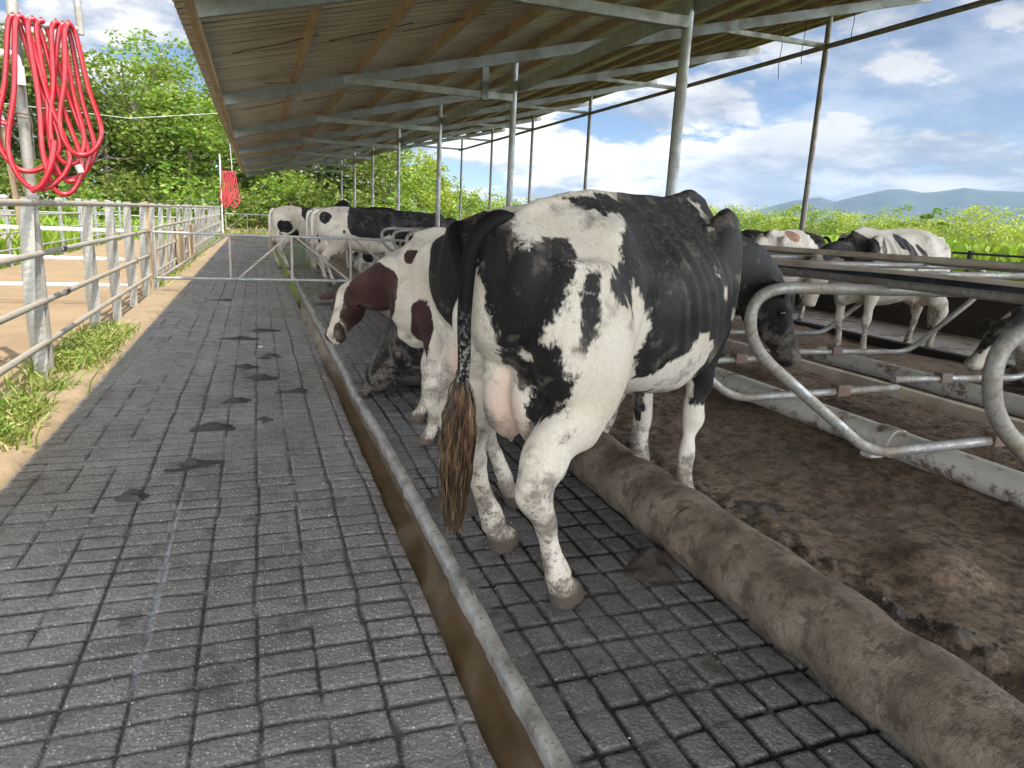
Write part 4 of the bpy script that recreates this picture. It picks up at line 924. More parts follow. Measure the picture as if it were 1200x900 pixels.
def rail(name, pts, r, mat, label, cat='rail', grp=None, n=12):
    b = MB(); b.tube(pts, r, n); o = b.build(name, mat, None, True); tag(o, label, cat, grp); return o
rail('neck_rail', [(3.12, -1, 1.268), (3.12, 7, 1.262), (3.12, 22, 1.270)], .022, M['pipe_mud'], 'galvanised neck rail under the black hose, resting on the near stall dividers')
rail('neck_rail', [(6.6, -1, 1.270), (6.6, 8, 1.262), (6.6, 22, 1.27)], .028, M['pipe_mud'], 'neck rail on the far side stall dividers, behind the wooden rails')
hp = [(3.30+.05*math.sin(q*.9), -1+q*.8, 1.278+.012*math.sin(q*1.7)) for q in range(26)]
rail('water_hose', spline(hp, 3), .022, M['black_rubber'], 'long black rubber hose lying on top of the near stall dividers', 'hose')
b = MB(); b.bar((3.70, -1, 1.29), (3.74, 15, 1.285), .07, .04); o = b.build('timber_rail', M['pale_wood']); tag(o, 'weathered timber rail lying just beyond the black hose', 'timber rail', 'timber rails on the stalls')
b = MB(); b.tube(spline([(5.30, -1, 1.33), (5.34, 3, 1.34), (5.25, 7, 1.33), (5.3, 11, 1.36), (5.2, 15, 1.33)], 5), .027, 8); o = b.build('timber_pole', M['pale_wood']); tag(o, 'thin crooked timber pole, highest of the rails over the stalls', 'timber pole', 'timber rails on the stalls')
b = MB(); b.bar((4.87, -1.2, .285), (4.87, 22, .285), .085, .085); o = b.build('middle_rail', M['pale_wood']); tag(o, 'square muddy steel rail low down in the middle of the beds', 'rail')
# brisket pipes
def pvc(x, z, y0, y1, label, joints):
    t = root('brisket_pipe', (x, (y0+y1)/2, z)); tag(t, label, 'plastic pipe', 'white plastic pipes across the beds'); h = (y1-y0)/2
    b = MB(); b.tube([(0, -h, 0), (0, h, 0)], .095, 22); pp_ = b.build('pipe', M['pvc'], t, True)
    for j in joints:
        b = MB(); b.tube([(0, j-(y0+y1)/2-.07, 0), (0, j-(y0+y1)/2+.07, 0)], .104, 22); b.build('coupling', M['pvc'], pp_, True)
    for j in joints:
        b = MB(); b.box((-.19, j-(y0+y1)/2-.05, -.13), (-.08, j-(y0+y1)/2+.05, -.02)); b.build('bracket', M['pvc_clean'], pp_, bevel=.01)
pvc(3.86, .20, -1, 6.4, 'thick white mud-splashed plastic pipe lying across the near beds', [3.35])
pvc(5.98, .17, -1, 6.3, 'white muddy plastic pipe on the far side of the middle rail', [2.5])
# curved stiffener between the rails
# ---------------------------------------------------------------- left: fence, gate, hose stands
def twisted_post(b, x, y, h, w=.085, tw=2.6, z0=-.05):
    """steel angle twisted along its height"""
    n = 26; V = []; 
    prof_ = [(-.5, -.5), (.5, -.5), (.5, -.38), (-.38, -.38), (-.38, .5), (-.5, .5)]
    for k in range(n+1):
        z = z0+(h-z0)*k/n; a = tw*k/n
        for px, py in prof_: V.append((x+w*(px*math.cos(a)-py*math.sin(a)), y+w*(px*math.sin(a)+py*math.cos(a)), z))
    F = [(k*6+j, k*6+(j+1) % 6, (k+1)*6+(j+1) % 6, (k+1)*6+j) for k in range(n) for j in range(6)] + [tuple(range(6))[::-1], tuple(n*6+j for j in range(6))]
    b.add(V, F)
XF = -1.74
fence = root('paddock_fence', (XF, 6, 0)); tag(fence, 'sunlit pipe rail fence with twisted steel posts in front of the gate', 'fence')
FY = [1.2, 3.9, 6.78, 9.0, 10.35, 11.7, 13.05]
for y in FY:
    b = MB(); twisted_post(b, 0, y-6, 1.50, .095, 2.2+.4*math.sin(y)); b.build('post', M['fence_post'], fence)
RL = {}
for z, x_, y1 in ((1.455, .055, 15.2), (1.05, .06, 13.4), (.66, .055, 13.2), (.32, .05, 13.3)):
    pts = [(x_, -1.5-6, z+.01), (x_-.01, 3-6, z-.006), (x_, 8-6, z+.004), (x_, y1-6, z)]
    b = MB(); b.tube(spline(pts, 4), .026, 10); rl = b.build('rail', M['fence_pipe'], fence, True); RL[z] = rl
for y in (5.2, 7.6):
    for z, x_ in ((1.05, .06), (.66, .055)):
        b = MB(); b.tube([(x_, y-6-.05, z), (x_, y-6+.05, z)], .029, 10); b.build('tape_band', M['tape'], RL[z], True)
for y in (11.75, 13.0):
    for z, x_ in ((1.05, .06), (.66, .055)):
        b = MB(); b.tube([(x_-.03, y-6, z-.035), (x_+.03, y-6, z-.035), (x_+.03, y-6, z+.035), (x_-.03, y-6, z+.035)], .010, 6, closed=True); b.build('wire_tie', M['rust'], RL[z])
# farther fence beyond the gate
f2 = root('paddock_fence', (XF, 25, 0)); tag(f2, 'paddock fence beyond the gate, many pale posts close together', 'fence')
y = 14.3; k = 0
while y < 40:
    b = MB()
    if k % 5 == 3: b.box((-.05, y-25-.11, -.05), (.03, y-25+.11, 1.18 if k % 2 else .95)); b.build('board_post', M['old_wood'], f2, bevel=.006)
    else: twisted_post(b, 0, y-25, 1.50, .085, 2.0+(k % 3)*.4); b.build('post', M['fence_post'], f2)
    y += 1.12+.25*math.sin(k*2.1); k += 1
for z in (1.45, 1.08, .70, .33):
    b = MB(); b.tube([(.055, 15.25-25 if z > 1.2 else 14.0-25, z), (.055, 40.5-25, z)], .024, 8); b.build('rail', M['fence_pipe'], f2, True)
# tan door-like panels in the far fence
for y, w, h, lab in ((17.9, 1.0, .95, 'tan weathered board panel leaning on the far fence, nearer of the two'), (20.6, .9, 1.0, 'tan weathered board panel in the far fence, farther of the two')):
    b = MB(); b.box((XF+.09, y-w/2, .02), (XF+.13, y+w/2, h)); o = b.build('board_panel', M['purlin'], None, bevel=.006); tag(o, lab, 'board panel', 'boards on the far fence')
# far side of the paddock: white slender fence, and a cross gate of three rails
f3 = root('white_fence', (-5.15, 22, 0)); tag(f3, 'slender white pipe fence on the far side of the sandy paddock', 'fence')
y = 14.0
while y < 34:
    b = MB(); b.tube([(0, y-22, -.15), (0, y-22, 1.50)], .045, 8); b.box((-.075, y-22-.075, 1.46), (.075, y-22+.075, 1.53)); b.build('post', M['galv'], f3, True); y += 2.35
for z in (1.42, 1.1, .72, .36):
    b = MB(); b.tube([(.06, 5-22, z), (.06, 34-22, z)], .022, 8); b.build('rail', M['galv'], f3, True)
f4 = root('cross_rails', (-3.5, 11.9, 0)); tag(f4, 'three pale horizontal rails crossing the sandy paddock', 'gate')
for z in (1.08, .67, .29):
    b = MB(); b.tube([(-6.0, 0, z), (1.72, 0, z)], .028, 8); b.build('rail', M['pvc_clean'], f4, True)
b = MB(); b.tube([(-3.9, 0, -.1), (-3.9, 0, 1.3)], .04, 8); b.build('post', M['galv'], f4, True)
f5 = root('back_fence', (-3.5, 33.8, 0)); tag(f5, 'low pipe fence closing the far end of the sandy paddock', 'fence')
for z in (1.35, .95, .5):
    b = MB(); b.tube([(-8, 0, z), (1.7, 0, z)], .026, 8); b.build('rail', M['galv'], f5, True)
for k in range(7):
    b = MB(); b.tube([(-8+1.6*k, .0, -.15), (-8+1.6*k, 0, 1.45)], .045, 8); b.build('post', M['galv'], f5, True)
ob = root('old_board_fence', (-6.2, 19.5, 0)); tag(ob, 'old brown wooden post with boards standing behind the white fence', 'fence')
b = MB(); b.box((-.08, -.08, -.15), (.08, .08, 1.55)); b.build('post', M['old_wood'], ob)
for z in (1.0, .55): b = MB(); b.box((-1.5, .085, z), (.9, .13, z+.16)); b.build('board', M['old_wood'], ob)

# gate across the aisle
def gate(name, x0, x1, y, z0, z1, label, ups, diag, r=.024, grp=None):
    t = root(name, (x0, y, 0)); tag(t, label, 'gate', grp); L = x1-x0
    for z in (z0, z1): b = MB(); b.tube([(0, 0, z), (L, 0, z)], r, 10); b.build('rail', M['galv'], t, True)
    for u in ups: b = MB(); b.tube([(u*L, 0, z0), (u*L, 0, z1)], r*.95, 10); b.build('upright', M['fence_pipe'], t, True)
    for a, c_ in diag: b = MB(); b.tube([(a[0]*L, .0, z0+(z1-z0)*a[1]), (c_[0]*L, 0, z0+(z1-z0)*c_[1])], r*.8, 8); b.build('brace', M['fence_pipe'], t, True)
    return t
g1 = gate('aisle_gate', -1.62, 2.65, 13.4, .27, 1.03, 'tubular steel gate standing closed across the aisle', (0, .275, .515, .755, 1), (((.01, .0), (.27, 1.0)), ((.30, 0), (.50, 1)), ((.53, 1), (.75, 0)), ((.77, 1), (.99, .0))))
b = MB(); b.tube([(XF+.02, 13.4, -.05), (XF+.02, 13.4, 1.52)], .05, 12); o = b.build('gate_post', M['purlin'], None, True); tag(o, 'tan round post carrying the hinged end of the aisle gate', 'post')
gate('far_gate', -1.5, 1.7, 40.8, .35, 1.15, 'far tubular gate at the end of the aisle by the grass', (0, .33, .66, 1), (((0, 0), (.33, 1)), ((.66, 1), (1, 0))))
gate('far_gate', 2.2, 9.0, 40.9, .35, 1.10, 'wide far rail gate behind the standing cows', (0, .25, .5, .75, 1), ())
# pen gate beyond, seen between fence and gate
# hose stand near
def coil(t, cx, y, zt, w, hgt, n, r, seed, mat, ny=.05):
    rr = random.Random(seed)
    for k in range(n):
        top = cx + w*(-.30+.60*(k/(n-1))) ; sw = w*(.20+.24*rr.random()); hh = hgt*(.74+.26*rr.random()); sx = w*rr.uniform(-.12, .16); yy = y+rr.uniform(-ny, ny)
        P = []
        for q in range(15):
            a = 2*math.pi*q/15
            zz = zt-.5*hh+.5*hh*math.cos(a); wd = sw*(1.0-.62*(.5+.5*math.cos(a))) ; P.append((top+sx*(.5-.5*math.cos(a))+wd*math.sin(a), yy+ny*.7*math.cos(a+k), zz))
        c = spline(P+[P[0]], 4)[:-1]
        b = MB(); b.tube(c, r, 10, closed=True); b.build('hose_loop', mat, t, True)
LOOPS = 1
st = root('hose_stand', (XF+.03, 6.9, 0)); tag(st, 'near steel pole with a crossbar and white pipe, carrying the big red hose', 'stand')
b = MB(); b.tube([(0, 0, 0), (0, 0, 3.6)], .042, 14); b.build('pole', M['fence_post'], st, True)
b = MB(); b.tube([(-.02, -.045, 2.80), (.47, -.045, 2.80)], .022, 10); b.build('crossbar', M['galv'], st, True)
b = MB(); b.tube([(.46, -.045, 2.76), (.43, -.045, 3.6)], .026, 10); b.build('hanger', M['galv'], st, True)
b = MB(); b.tube(rounded([(-.12, -.10, 2.02), (-.17, -.10, 2.56), (.02, -.10, 2.56), (.03, -.09, 2.40)], .05, 5), .026, 12); b.build('white_pipe', M['pvc_clean'], st, True)
b = MB(); b.tube([(.03, -.09, 2.48), (.03, -.09, 2.34)], .034, 12); b.build('elbow', M['pvc_clean'], st, True)
b = MB(); b.tube([(-.12, -.10, 2.06), (-.06, -.10, 1.2), (-.03, -.09, .3)], .024, 8); b.build('wooden_stick', M['purlin'], st, True)
b = MB(); b.tube([(-.15, -.13, 2.06), (-.08, -.13, 2.045)], .02, 6); b.tube([(-.19, -.12, 2.07), (-.02, -.12, 2.05)], .008, 5); b.build('red_tie', M['red_hose'], st)
b = MB()
for z in (2.15, 2.12): b.tube([(-.16, -.13, z), (.06, -.055, z-.02)], .006, 5)
b.build('wire_binding', M['rust'], st)
h1 = root('red_hose', (XF+.25, 6.83, 2.8)); tag(h1, 'big near red rubber hose hanging in long loops from the crossbar', 'hose', 'red hoses on stands')
def loop(t, P, r=.021):
    b = MB(); b.tube(spline([(p[0], p[1], p[2]) for p in P]+[P[0]], 5)[:-1], r, 12, closed=True); b.build('hose_loop', M['red_hose'], t, True)
# each loop hung by eye: (x, y, z) from the crossbar
def lp(xt, xl, xr, zb, y, lean):  # hangs over the bar at xt, left and right bulges, bottom z
    f_, bk = y-.035, y+.035
    return [(xt, (f_+bk)/2-.01, .035), (xt+.035, bk, -.06), (xt+(xr-xt)*.55, bk, zb*.45), (xr, bk-.01, zb*.80), (xr*.55+xl*.45+.04, y, zb*.985), (xl*.75+xr*.25, f_, zb*.99), (xl, f_, zb*.78), (xt+(xl-xt)*.5, f_, zb*.42), (xt-.03, f_, -.06)]
hl = []
for a in ((-.19, -.37, .04, -1.16, -.05), (-.14, -.30, .10, -1.30, -.07), (-.07, -.08, .17, -1.33, -.02), (-.02, -.03, .22, -1.22, .01), (.08, -.02, .20, -1.08, .0), (.17, .05, .33, -1.00, -.01), (.12, -.10, .26, -1.20, .04)):
    loop(h1, [(p[0], p[1], p[2]*.94) for p in lp(*a, 0)], .0195)
b = MB(); b.tube(spline([(.02, -.12, -.86), (-.02, -.14, -1.06), (-.09, -.13, -1.20), (-.17, -.11, -1.25)], 5), .024, 12); b.build('hose_end', M['red_hose'], h1, True)
b = MB(); b.tube([(.15, -.04, -1.03), (.17, -.04, -1.09)], .027, 12); b.build('hose_clamp', M['wire'], h1, True)
st2 = root('hose_stand', (XF+.06, 42.5, 0)); tag(st2, 'far thin pole pair at the end of the aisle, carrying a small red hose', 'stand')
b = MB(); b.tube([(-.05, 0, 0), (-.05, 0, 4.2)], .035, 8); b.build('pole', M['pvc_clean'], st2, True)
b = MB(); b.tube([(.55, 0, 3.2), (.42, 0, 6.5)], .03, 8); b.build('hanger', M['galv'], st2, True)
b = MB(); b.tube([(-.05, 0, 3.25), (.75, 0, 3.25)], .025, 8); b.build('crossbar', M['galv'], st2, True)
h2 = root('red_hose', (XF+.42, 42.4, 3.3)); tag(h2, 'small far red hose hanging in loops at the end of the aisle', 'hose', 'red hoses on stands')
for k in range(8):
    a = -.30+.085*k; loop(h2, [(x_*1.0, y_, z_*1.32) for x_, y_, z_ in lp(a, a-.16+.03*math.sin(k), a+.22+.03*math.cos(k*2), -1.28-.12*math.sin(k*1.3), .02*k-.08, 0)], .026)
# overhead cable to the far stand
cb = [(XF, 6.9, 2.35), (XF+.0, 16, 3.2), (XF+.1, 28, 4.7), (XF+.45, 42.4, 6.2)]
b = MB(); b.tube([(-9, 30, 4.6), (-5, 36, 5.0), (XF+.45, 42.5, 6.3)], .016, 6); o = b.build('overhead_cable', M['wire'], None, True); tag(o, 'pale cable sagging from the left to the far hose stand', 'cable')

# black wire fence beyond the far wall
wf = root('wire_fence', (11.45, 20, 0)); tag(wf, 'dark wire fence on slim posts at the edge of the tall grass', 'fence')
for k in range(8):
    y_ = -16+5.0*k; b = MB(); b.box((-.03, y_-.03, -.1), (.03, y_+.03, 1.35)); b.build('post', M['tape'], wf)
b = MB(); b.tube([(0, -21, 1.30), (0, 20, 1.30)], .02, 6); b.build('wire', M['tape'], wf)
b = MB(); b.tube([(0, -21, .95), (0, 20, .95)], .010, 6); b.build('wire', M['tape'], wf)

# ---------------------------------------------------------------- manure, mud and small things
def pat(x, y, r, hgt, mat, name, label, cat, seed, z=0.0, ell=1.0, grp=None, lump=.35, rot=0):
    """an irregular heap: noisy height field, kept only where it stands above the ground"""
    rr = np.random.default_rng(seed); n = 64; e = 1.9; g_ = np.linspace(-e, e, n); X, Y = np.meshgrid(g_, g_); X = X.ravel(); Y = Y.ravel(); Hh = np.zeros(n*n)-.30
    for k in range(7):
        cx_, cy_ = rr.normal(size=2)*.45; s_ = .28+.4*rr.random(); Hh += (.4+.6*rr.random())*np.exp(-((X-cx_)**2+((Y-cy_)*1.3)**2)/s_**2)
    P = np.stack([X, Y, X*0+seed*3.7], 1); Hh += vnoise(P, 1.7, 4, .62)*lump + np.abs(vnoise(P, 5.0, 3, .6))*lump*.5 - np.maximum(0, np.hypot(X, Y)-1.3)*1.2
    V = np.stack([X*r*ell, Y*r, np.maximum(Hh, -.35)*hgt-.002], 1); i = np.arange(n*n).reshape(n, n); F = np.stack([i[:-1, :-1], i[:-1, 1:], i[1:, 1:], i[1:, :-1]], -1).reshape(-1, 4)
    F = F[(Hh[F] > -.12).any(1)]; used = np.unique(F); mp = np.zeros(n*n, int); mp[used] = np.arange(len(used))
    me = np_mesh(name, V[used], mp[F]); o = link(name, me, mat, None, True); o.location = (x, y, z); o.rotation_euler = (0, 0, rot); tag(o, label, cat, grp); return o
G = 'manure pats on the aisle'
for i, (x, y, r, e, lab) in enumerate([
    (-.64, 3.92, .085, 1.5, 'dark manure pat alone on the left of the aisle, beside the painted pale sheen'),
    (-.55, 12.6, .17, 1.4, 'dark manure pat farthest up the aisle, nearest the gate'),
    (-.22, 8.8, .16, 1.6, 'dark manure pat left of the white pebble on the aisle'),
    (.02, 9.3, .16, 1.8, 'long thin manure smear just above the white pebble'),
    (-.16, 7.15, .13, 1.3, 'dark manure pat just below the white pebble, second of four in the cluster'),
    (.10, 7.65, .15, 1.0, 'dark manure pat right of the white pebble, close to the gutter'),
    (-.02, 6.65, .12, 1.4, 'crumbly manure pat in the middle of the aisle cluster'),
    (.24, 6.1, .14, 1.2, 'dark manure pat at the right of the aisle beside the gutter'),
    (-.24, 5.85, .11, 1.5, 'thin manure smear above the widest pat'),
    (-.32, 5.15, .13, 1.6, 'widest flat manure pat left of the aisle middle'),
    (.03, 5.25, .10, 1.1, 'round manure pat beside the widest flat pat'),
    (-.40, 4.35, .12, 1.5, 'nearest dark manure smear above the painted pale sheen'),
    (1.15, 12.2, .30, 1.3, 'large manure heap in the alley under the gate')]):
    pat(x, y, r*.72, .022, M['dung'], 'manure_pat', lab, 'manure', 10+i, 0, e, G, lump=.34)
pat(1.05, 3.42, .16, .05, M['mudpile'], 'mud_heap', 'low wet mud heap under the tail switch of the big cow', 'mud', 71, 0, 1.4, None, lump=.5)
pat(1.62, 2.55, .14, .045, M['mudpile'], 'mud_heap', 'dark mud heap pushed against the joint of the concrete logs', 'mud', 72, 0, 1.0, None, lump=.5)
pat(2.36, 2.74, .15, .035, M['mudpile'], 'mud_heap', 'churned dark mud beside the front hoof of the big cow', 'mud', 73, .10, 1.2, None, lump=.5)
b = MB(); ball(b, (0, 0, 0), (.03, .022, .014), 8); o = b.build('pebble', M['stone'], None, True); o.location = (.0, 8.2, .01); tag(o, 'small white pebble among the manure pats on the aisle', 'pebble')
for k, (x, y, a) in enumerate([(-.86, 2.02, .5), (-.88, 2.1, .3), (-.83, 2.28, 1.0)]):
    b = MB(); b.add([(-.035, 0, .0), (0, -.012, .006), (.035, 0, .002), (0, .012, .006), (0, 0, .011)], [(0, 1, 4), (1, 2, 4), (2, 3, 4), (3, 0, 4), (3, 2, 1, 0)])
    o = b.build('dry_leaf', M['purlin']); o.location = (x, y, .004); o.rotation_euler = (0, 0, a)
    tag(o, ['pale dry leaf lying on the near aisle, lowest of three', 'pale dry leaf lying on the near aisle, middle of three', 'pale dry leaf lying on the near aisle, highest of three'][k], 'leaf', 'dry leaves on the aisle')

def crumbs(name, C_, S_, mat, label, cat, seed):
    g = np.random.default_rng(seed); n = len(C_); base = np.array([(1, 0, 0), (0, 1, 0), (-1, 0, 0), (0, -1, 0), (0, 0, 1), (0, 0, -1)], float); f = np.array([(0, 1, 4), (1, 2, 4), (2, 3, 4), (3, 0, 4), (1, 0, 5), (2, 1, 5), (3, 2, 5), (0, 3, 5)])
    th = g.random(n)*6.28; c, s_ = np.cos(th), np.sin(th); V = base[None]*(.6+.8*g.random((n, 6, 1)))*S_[:, None, None]; V[:, :, 2] *= .7
    V = np.stack([V[:, :, 0]*c[:, None]-V[:, :, 1]*s_[:, None], V[:, :, 0]*s_[:, None]+V[:, :, 1]*c[:, None], V[:, :, 2]], 2)+C_[:, None]
    F = (f[None]+np.arange(n)[:, None, None]*6).reshape(-1, 3); me = np_mesh(name, V.reshape(-1, 3), F); fattr(me, 'wet', np.repeat((g.random(n) < .6)*.8, 6)); o = link(name, me, mat, None, False); tag(o, label, cat, None, 'stuff')
g = np.random.default_rng(21); n = 9000
Y = -.2+7.5*g.random(n)**1.3; X = np.where(g.random(n) < .45, 2.10+np.abs(g.normal(size=n))*.16, 2.1+5.0*g.random(n)**1.4); m = vnoise(np.stack([X, Y, X*0], 1), 2.4, 3) > -.15; X, Y = X[m], Y[m]
Z, _, _ = bed_z(X, Y); S_ = .003+.009*g.random(len(X))**3.5; crumbs('soil_crumbs', np.stack([X, Y, Z+S_*.2], 1), S_, M['bed'], 'loose soil crumbs and small clods scattered over the dirt beds', 'soil crumbs', 22)
n = 2600; X = -1.25+2.9*g.random(n); Y = .8+6*g.random(n)**1.2; m = ((X < .55) | (X > .86)) & (vnoise(np.stack([X, Y, X*0], 1), 1.8, 3) > -.1); X, Y = X[m], Y[m]; S_ = .0015+.0035*g.random(len(X))**2
crumbs('grit', np.stack([X, Y, X*0+.002], 1), S_, M['grit'], 'fine grit and crumbs of dried manure on the concrete', 'grit', 23)
def mats_cow():
    M['eye'] = material('eye', lambda n, b, o: {'Base Color': (.012, .009, .008), 'Roughness': .08})
    M['coat_black'] = coat_material('black_coat', (.0065, .0058, .0062))
    M['coat_main'] = coat_material('black_coat_dusty', (.0065, .0058, .0062), dirt=1.35)
    M['coat_brown'] = coat_material('brown_coat', (.030, .0115, .0095))
    M['coat_tan'] = coat_material('tan_coat', (.22, .10, .055))
    def tailf(c1, c2):
        def f(n, b, o):
            P = n.obj(); z = n.sep(P)[2]; k = n.ramp(n.noise(P, 60, 4, .7), .48, .62)
            low = n.ramp(z, 1.15, .75)
            return {'Base Color': n.mix(n.math('MULTIPLY', k, low), c1, c2), 'Roughness': .7, 'Specular IOR Level': .12, 'Normal': n.bump(n.noise(n.mapping(P, (1, 1, .2)), 120, 3, .7), .5, .006)}
        return f
    M['tail_black'] = material('black_tail', tailf((.0055, .005, .0055), (.42, .40, .36)))
    M['tail_white'] = material('white_tail', tailf((.58, .54, .47), (.14, .12, .10)))
    def sw(n, b, o):
        P = n.obj(); k = n.noise(n.mapping(P, (5, 5, 1)), 11, 5, .65)
        return {'Base Color': n.mix(n.ramp(k, .46, .66), (.030, .016, .009), (.20, .125, .06)), 'Roughness': .6}
    M['switch_brown'] = material('tail_hair', sw)
    M['switch_pale'] = material('pale_tail_hair', lambda n, b, o: {'Base Color': (.36, .32, .25), 'Roughness': .7})

mats_cow()
BLACK = dict(coat=M['coat_black'], tail=M['tail_black'], switch=M['switch_brown'])
BROWN = dict(coat=M['coat_brown'], tail=M['tail_white'], switch=M['switch_pale'])
WHITE = dict(coat=M['coat_black'], tail=M['tail_white'], switch=M['switch_pale'])
TAN = dict(coat=M['coat_tan'], tail=M['tail_white'], switch=M['switch_pale'])

def feet_at(c, targets):
    """foot offsets (own frame) so that the hooves stand on the given world points"""
    az = R(c['az']); s = c.get('scale', 1.05); f = Vector((math.sin(az), math.cos(az), 0)); l = Vector((-math.cos(az), math.sin(az), 0)); out = {}
    rest = dict(hr=(-.54, -.165), hl=(-.54, .165), fr=(.625, -.155), fl=(.625, .155))
    for k, p in targets.items():
        d = Vector(p)-Vector(c['loc']); out[k] = (d.dot(f)/s-rest[k][0], d.dot(l)/s-rest[k][1], (p[2]-c['loc'][2])/c.get('zscale', s))
    return out
main = dict(name='cow', label='big black and white cow in front, seen from behind with its head lowered', az=58, loc=(1.555, 2.90, 0), scale=1.10, zscale=1.055, voxel=.0145,
            neckbow=(0, 0, .0), smooth=9, tilt=.075, tailfat=1.0,
            tail=[(-.72, 0, 1.43), (-.83, .01, 1.415), (-.895, .03, 1.33), (-.905, .045, 1.12), (-.895, .05, .92), (-.91, .06, .76)], switch=.44, strands=620, hairr=.0042, seedr=.11, headup=(.62, -.79, .3), legfat=1.17)
main['feet'] = feet_at(main, dict(hr=(1.14, 2.37, 0), hl=(1.05, 2.90, 0), fr=(2.04, 2.93, .10), fl=(2.0, 3.28, .10)))
def own(c, p):
    az = R(c['az']); s = c.get('scale', 1.05); f = Vector((math.sin(az), math.cos(az), 0)); l = Vector((-math.cos(az), math.sin(az), 0)); d = Vector(p)-Vector(c['loc'])
    return (d.dot(f)/s, d.dot(l)/s, d.z/c.get('zscale', s))
main['poll'] = own(main, (2.80, 3.36, 1.27)); main['muzzle'] = own(main, (3.04, 3.35, .79))
main['patches'] = [(.95, -.05, 1.45, .40, .40, .40), (1.15, -.05, 1.1, .42, .45, .55), (.25, .3, 1.2, .5, .3, .4), (-.6, .2, 1.1, .3, .12, .3)]
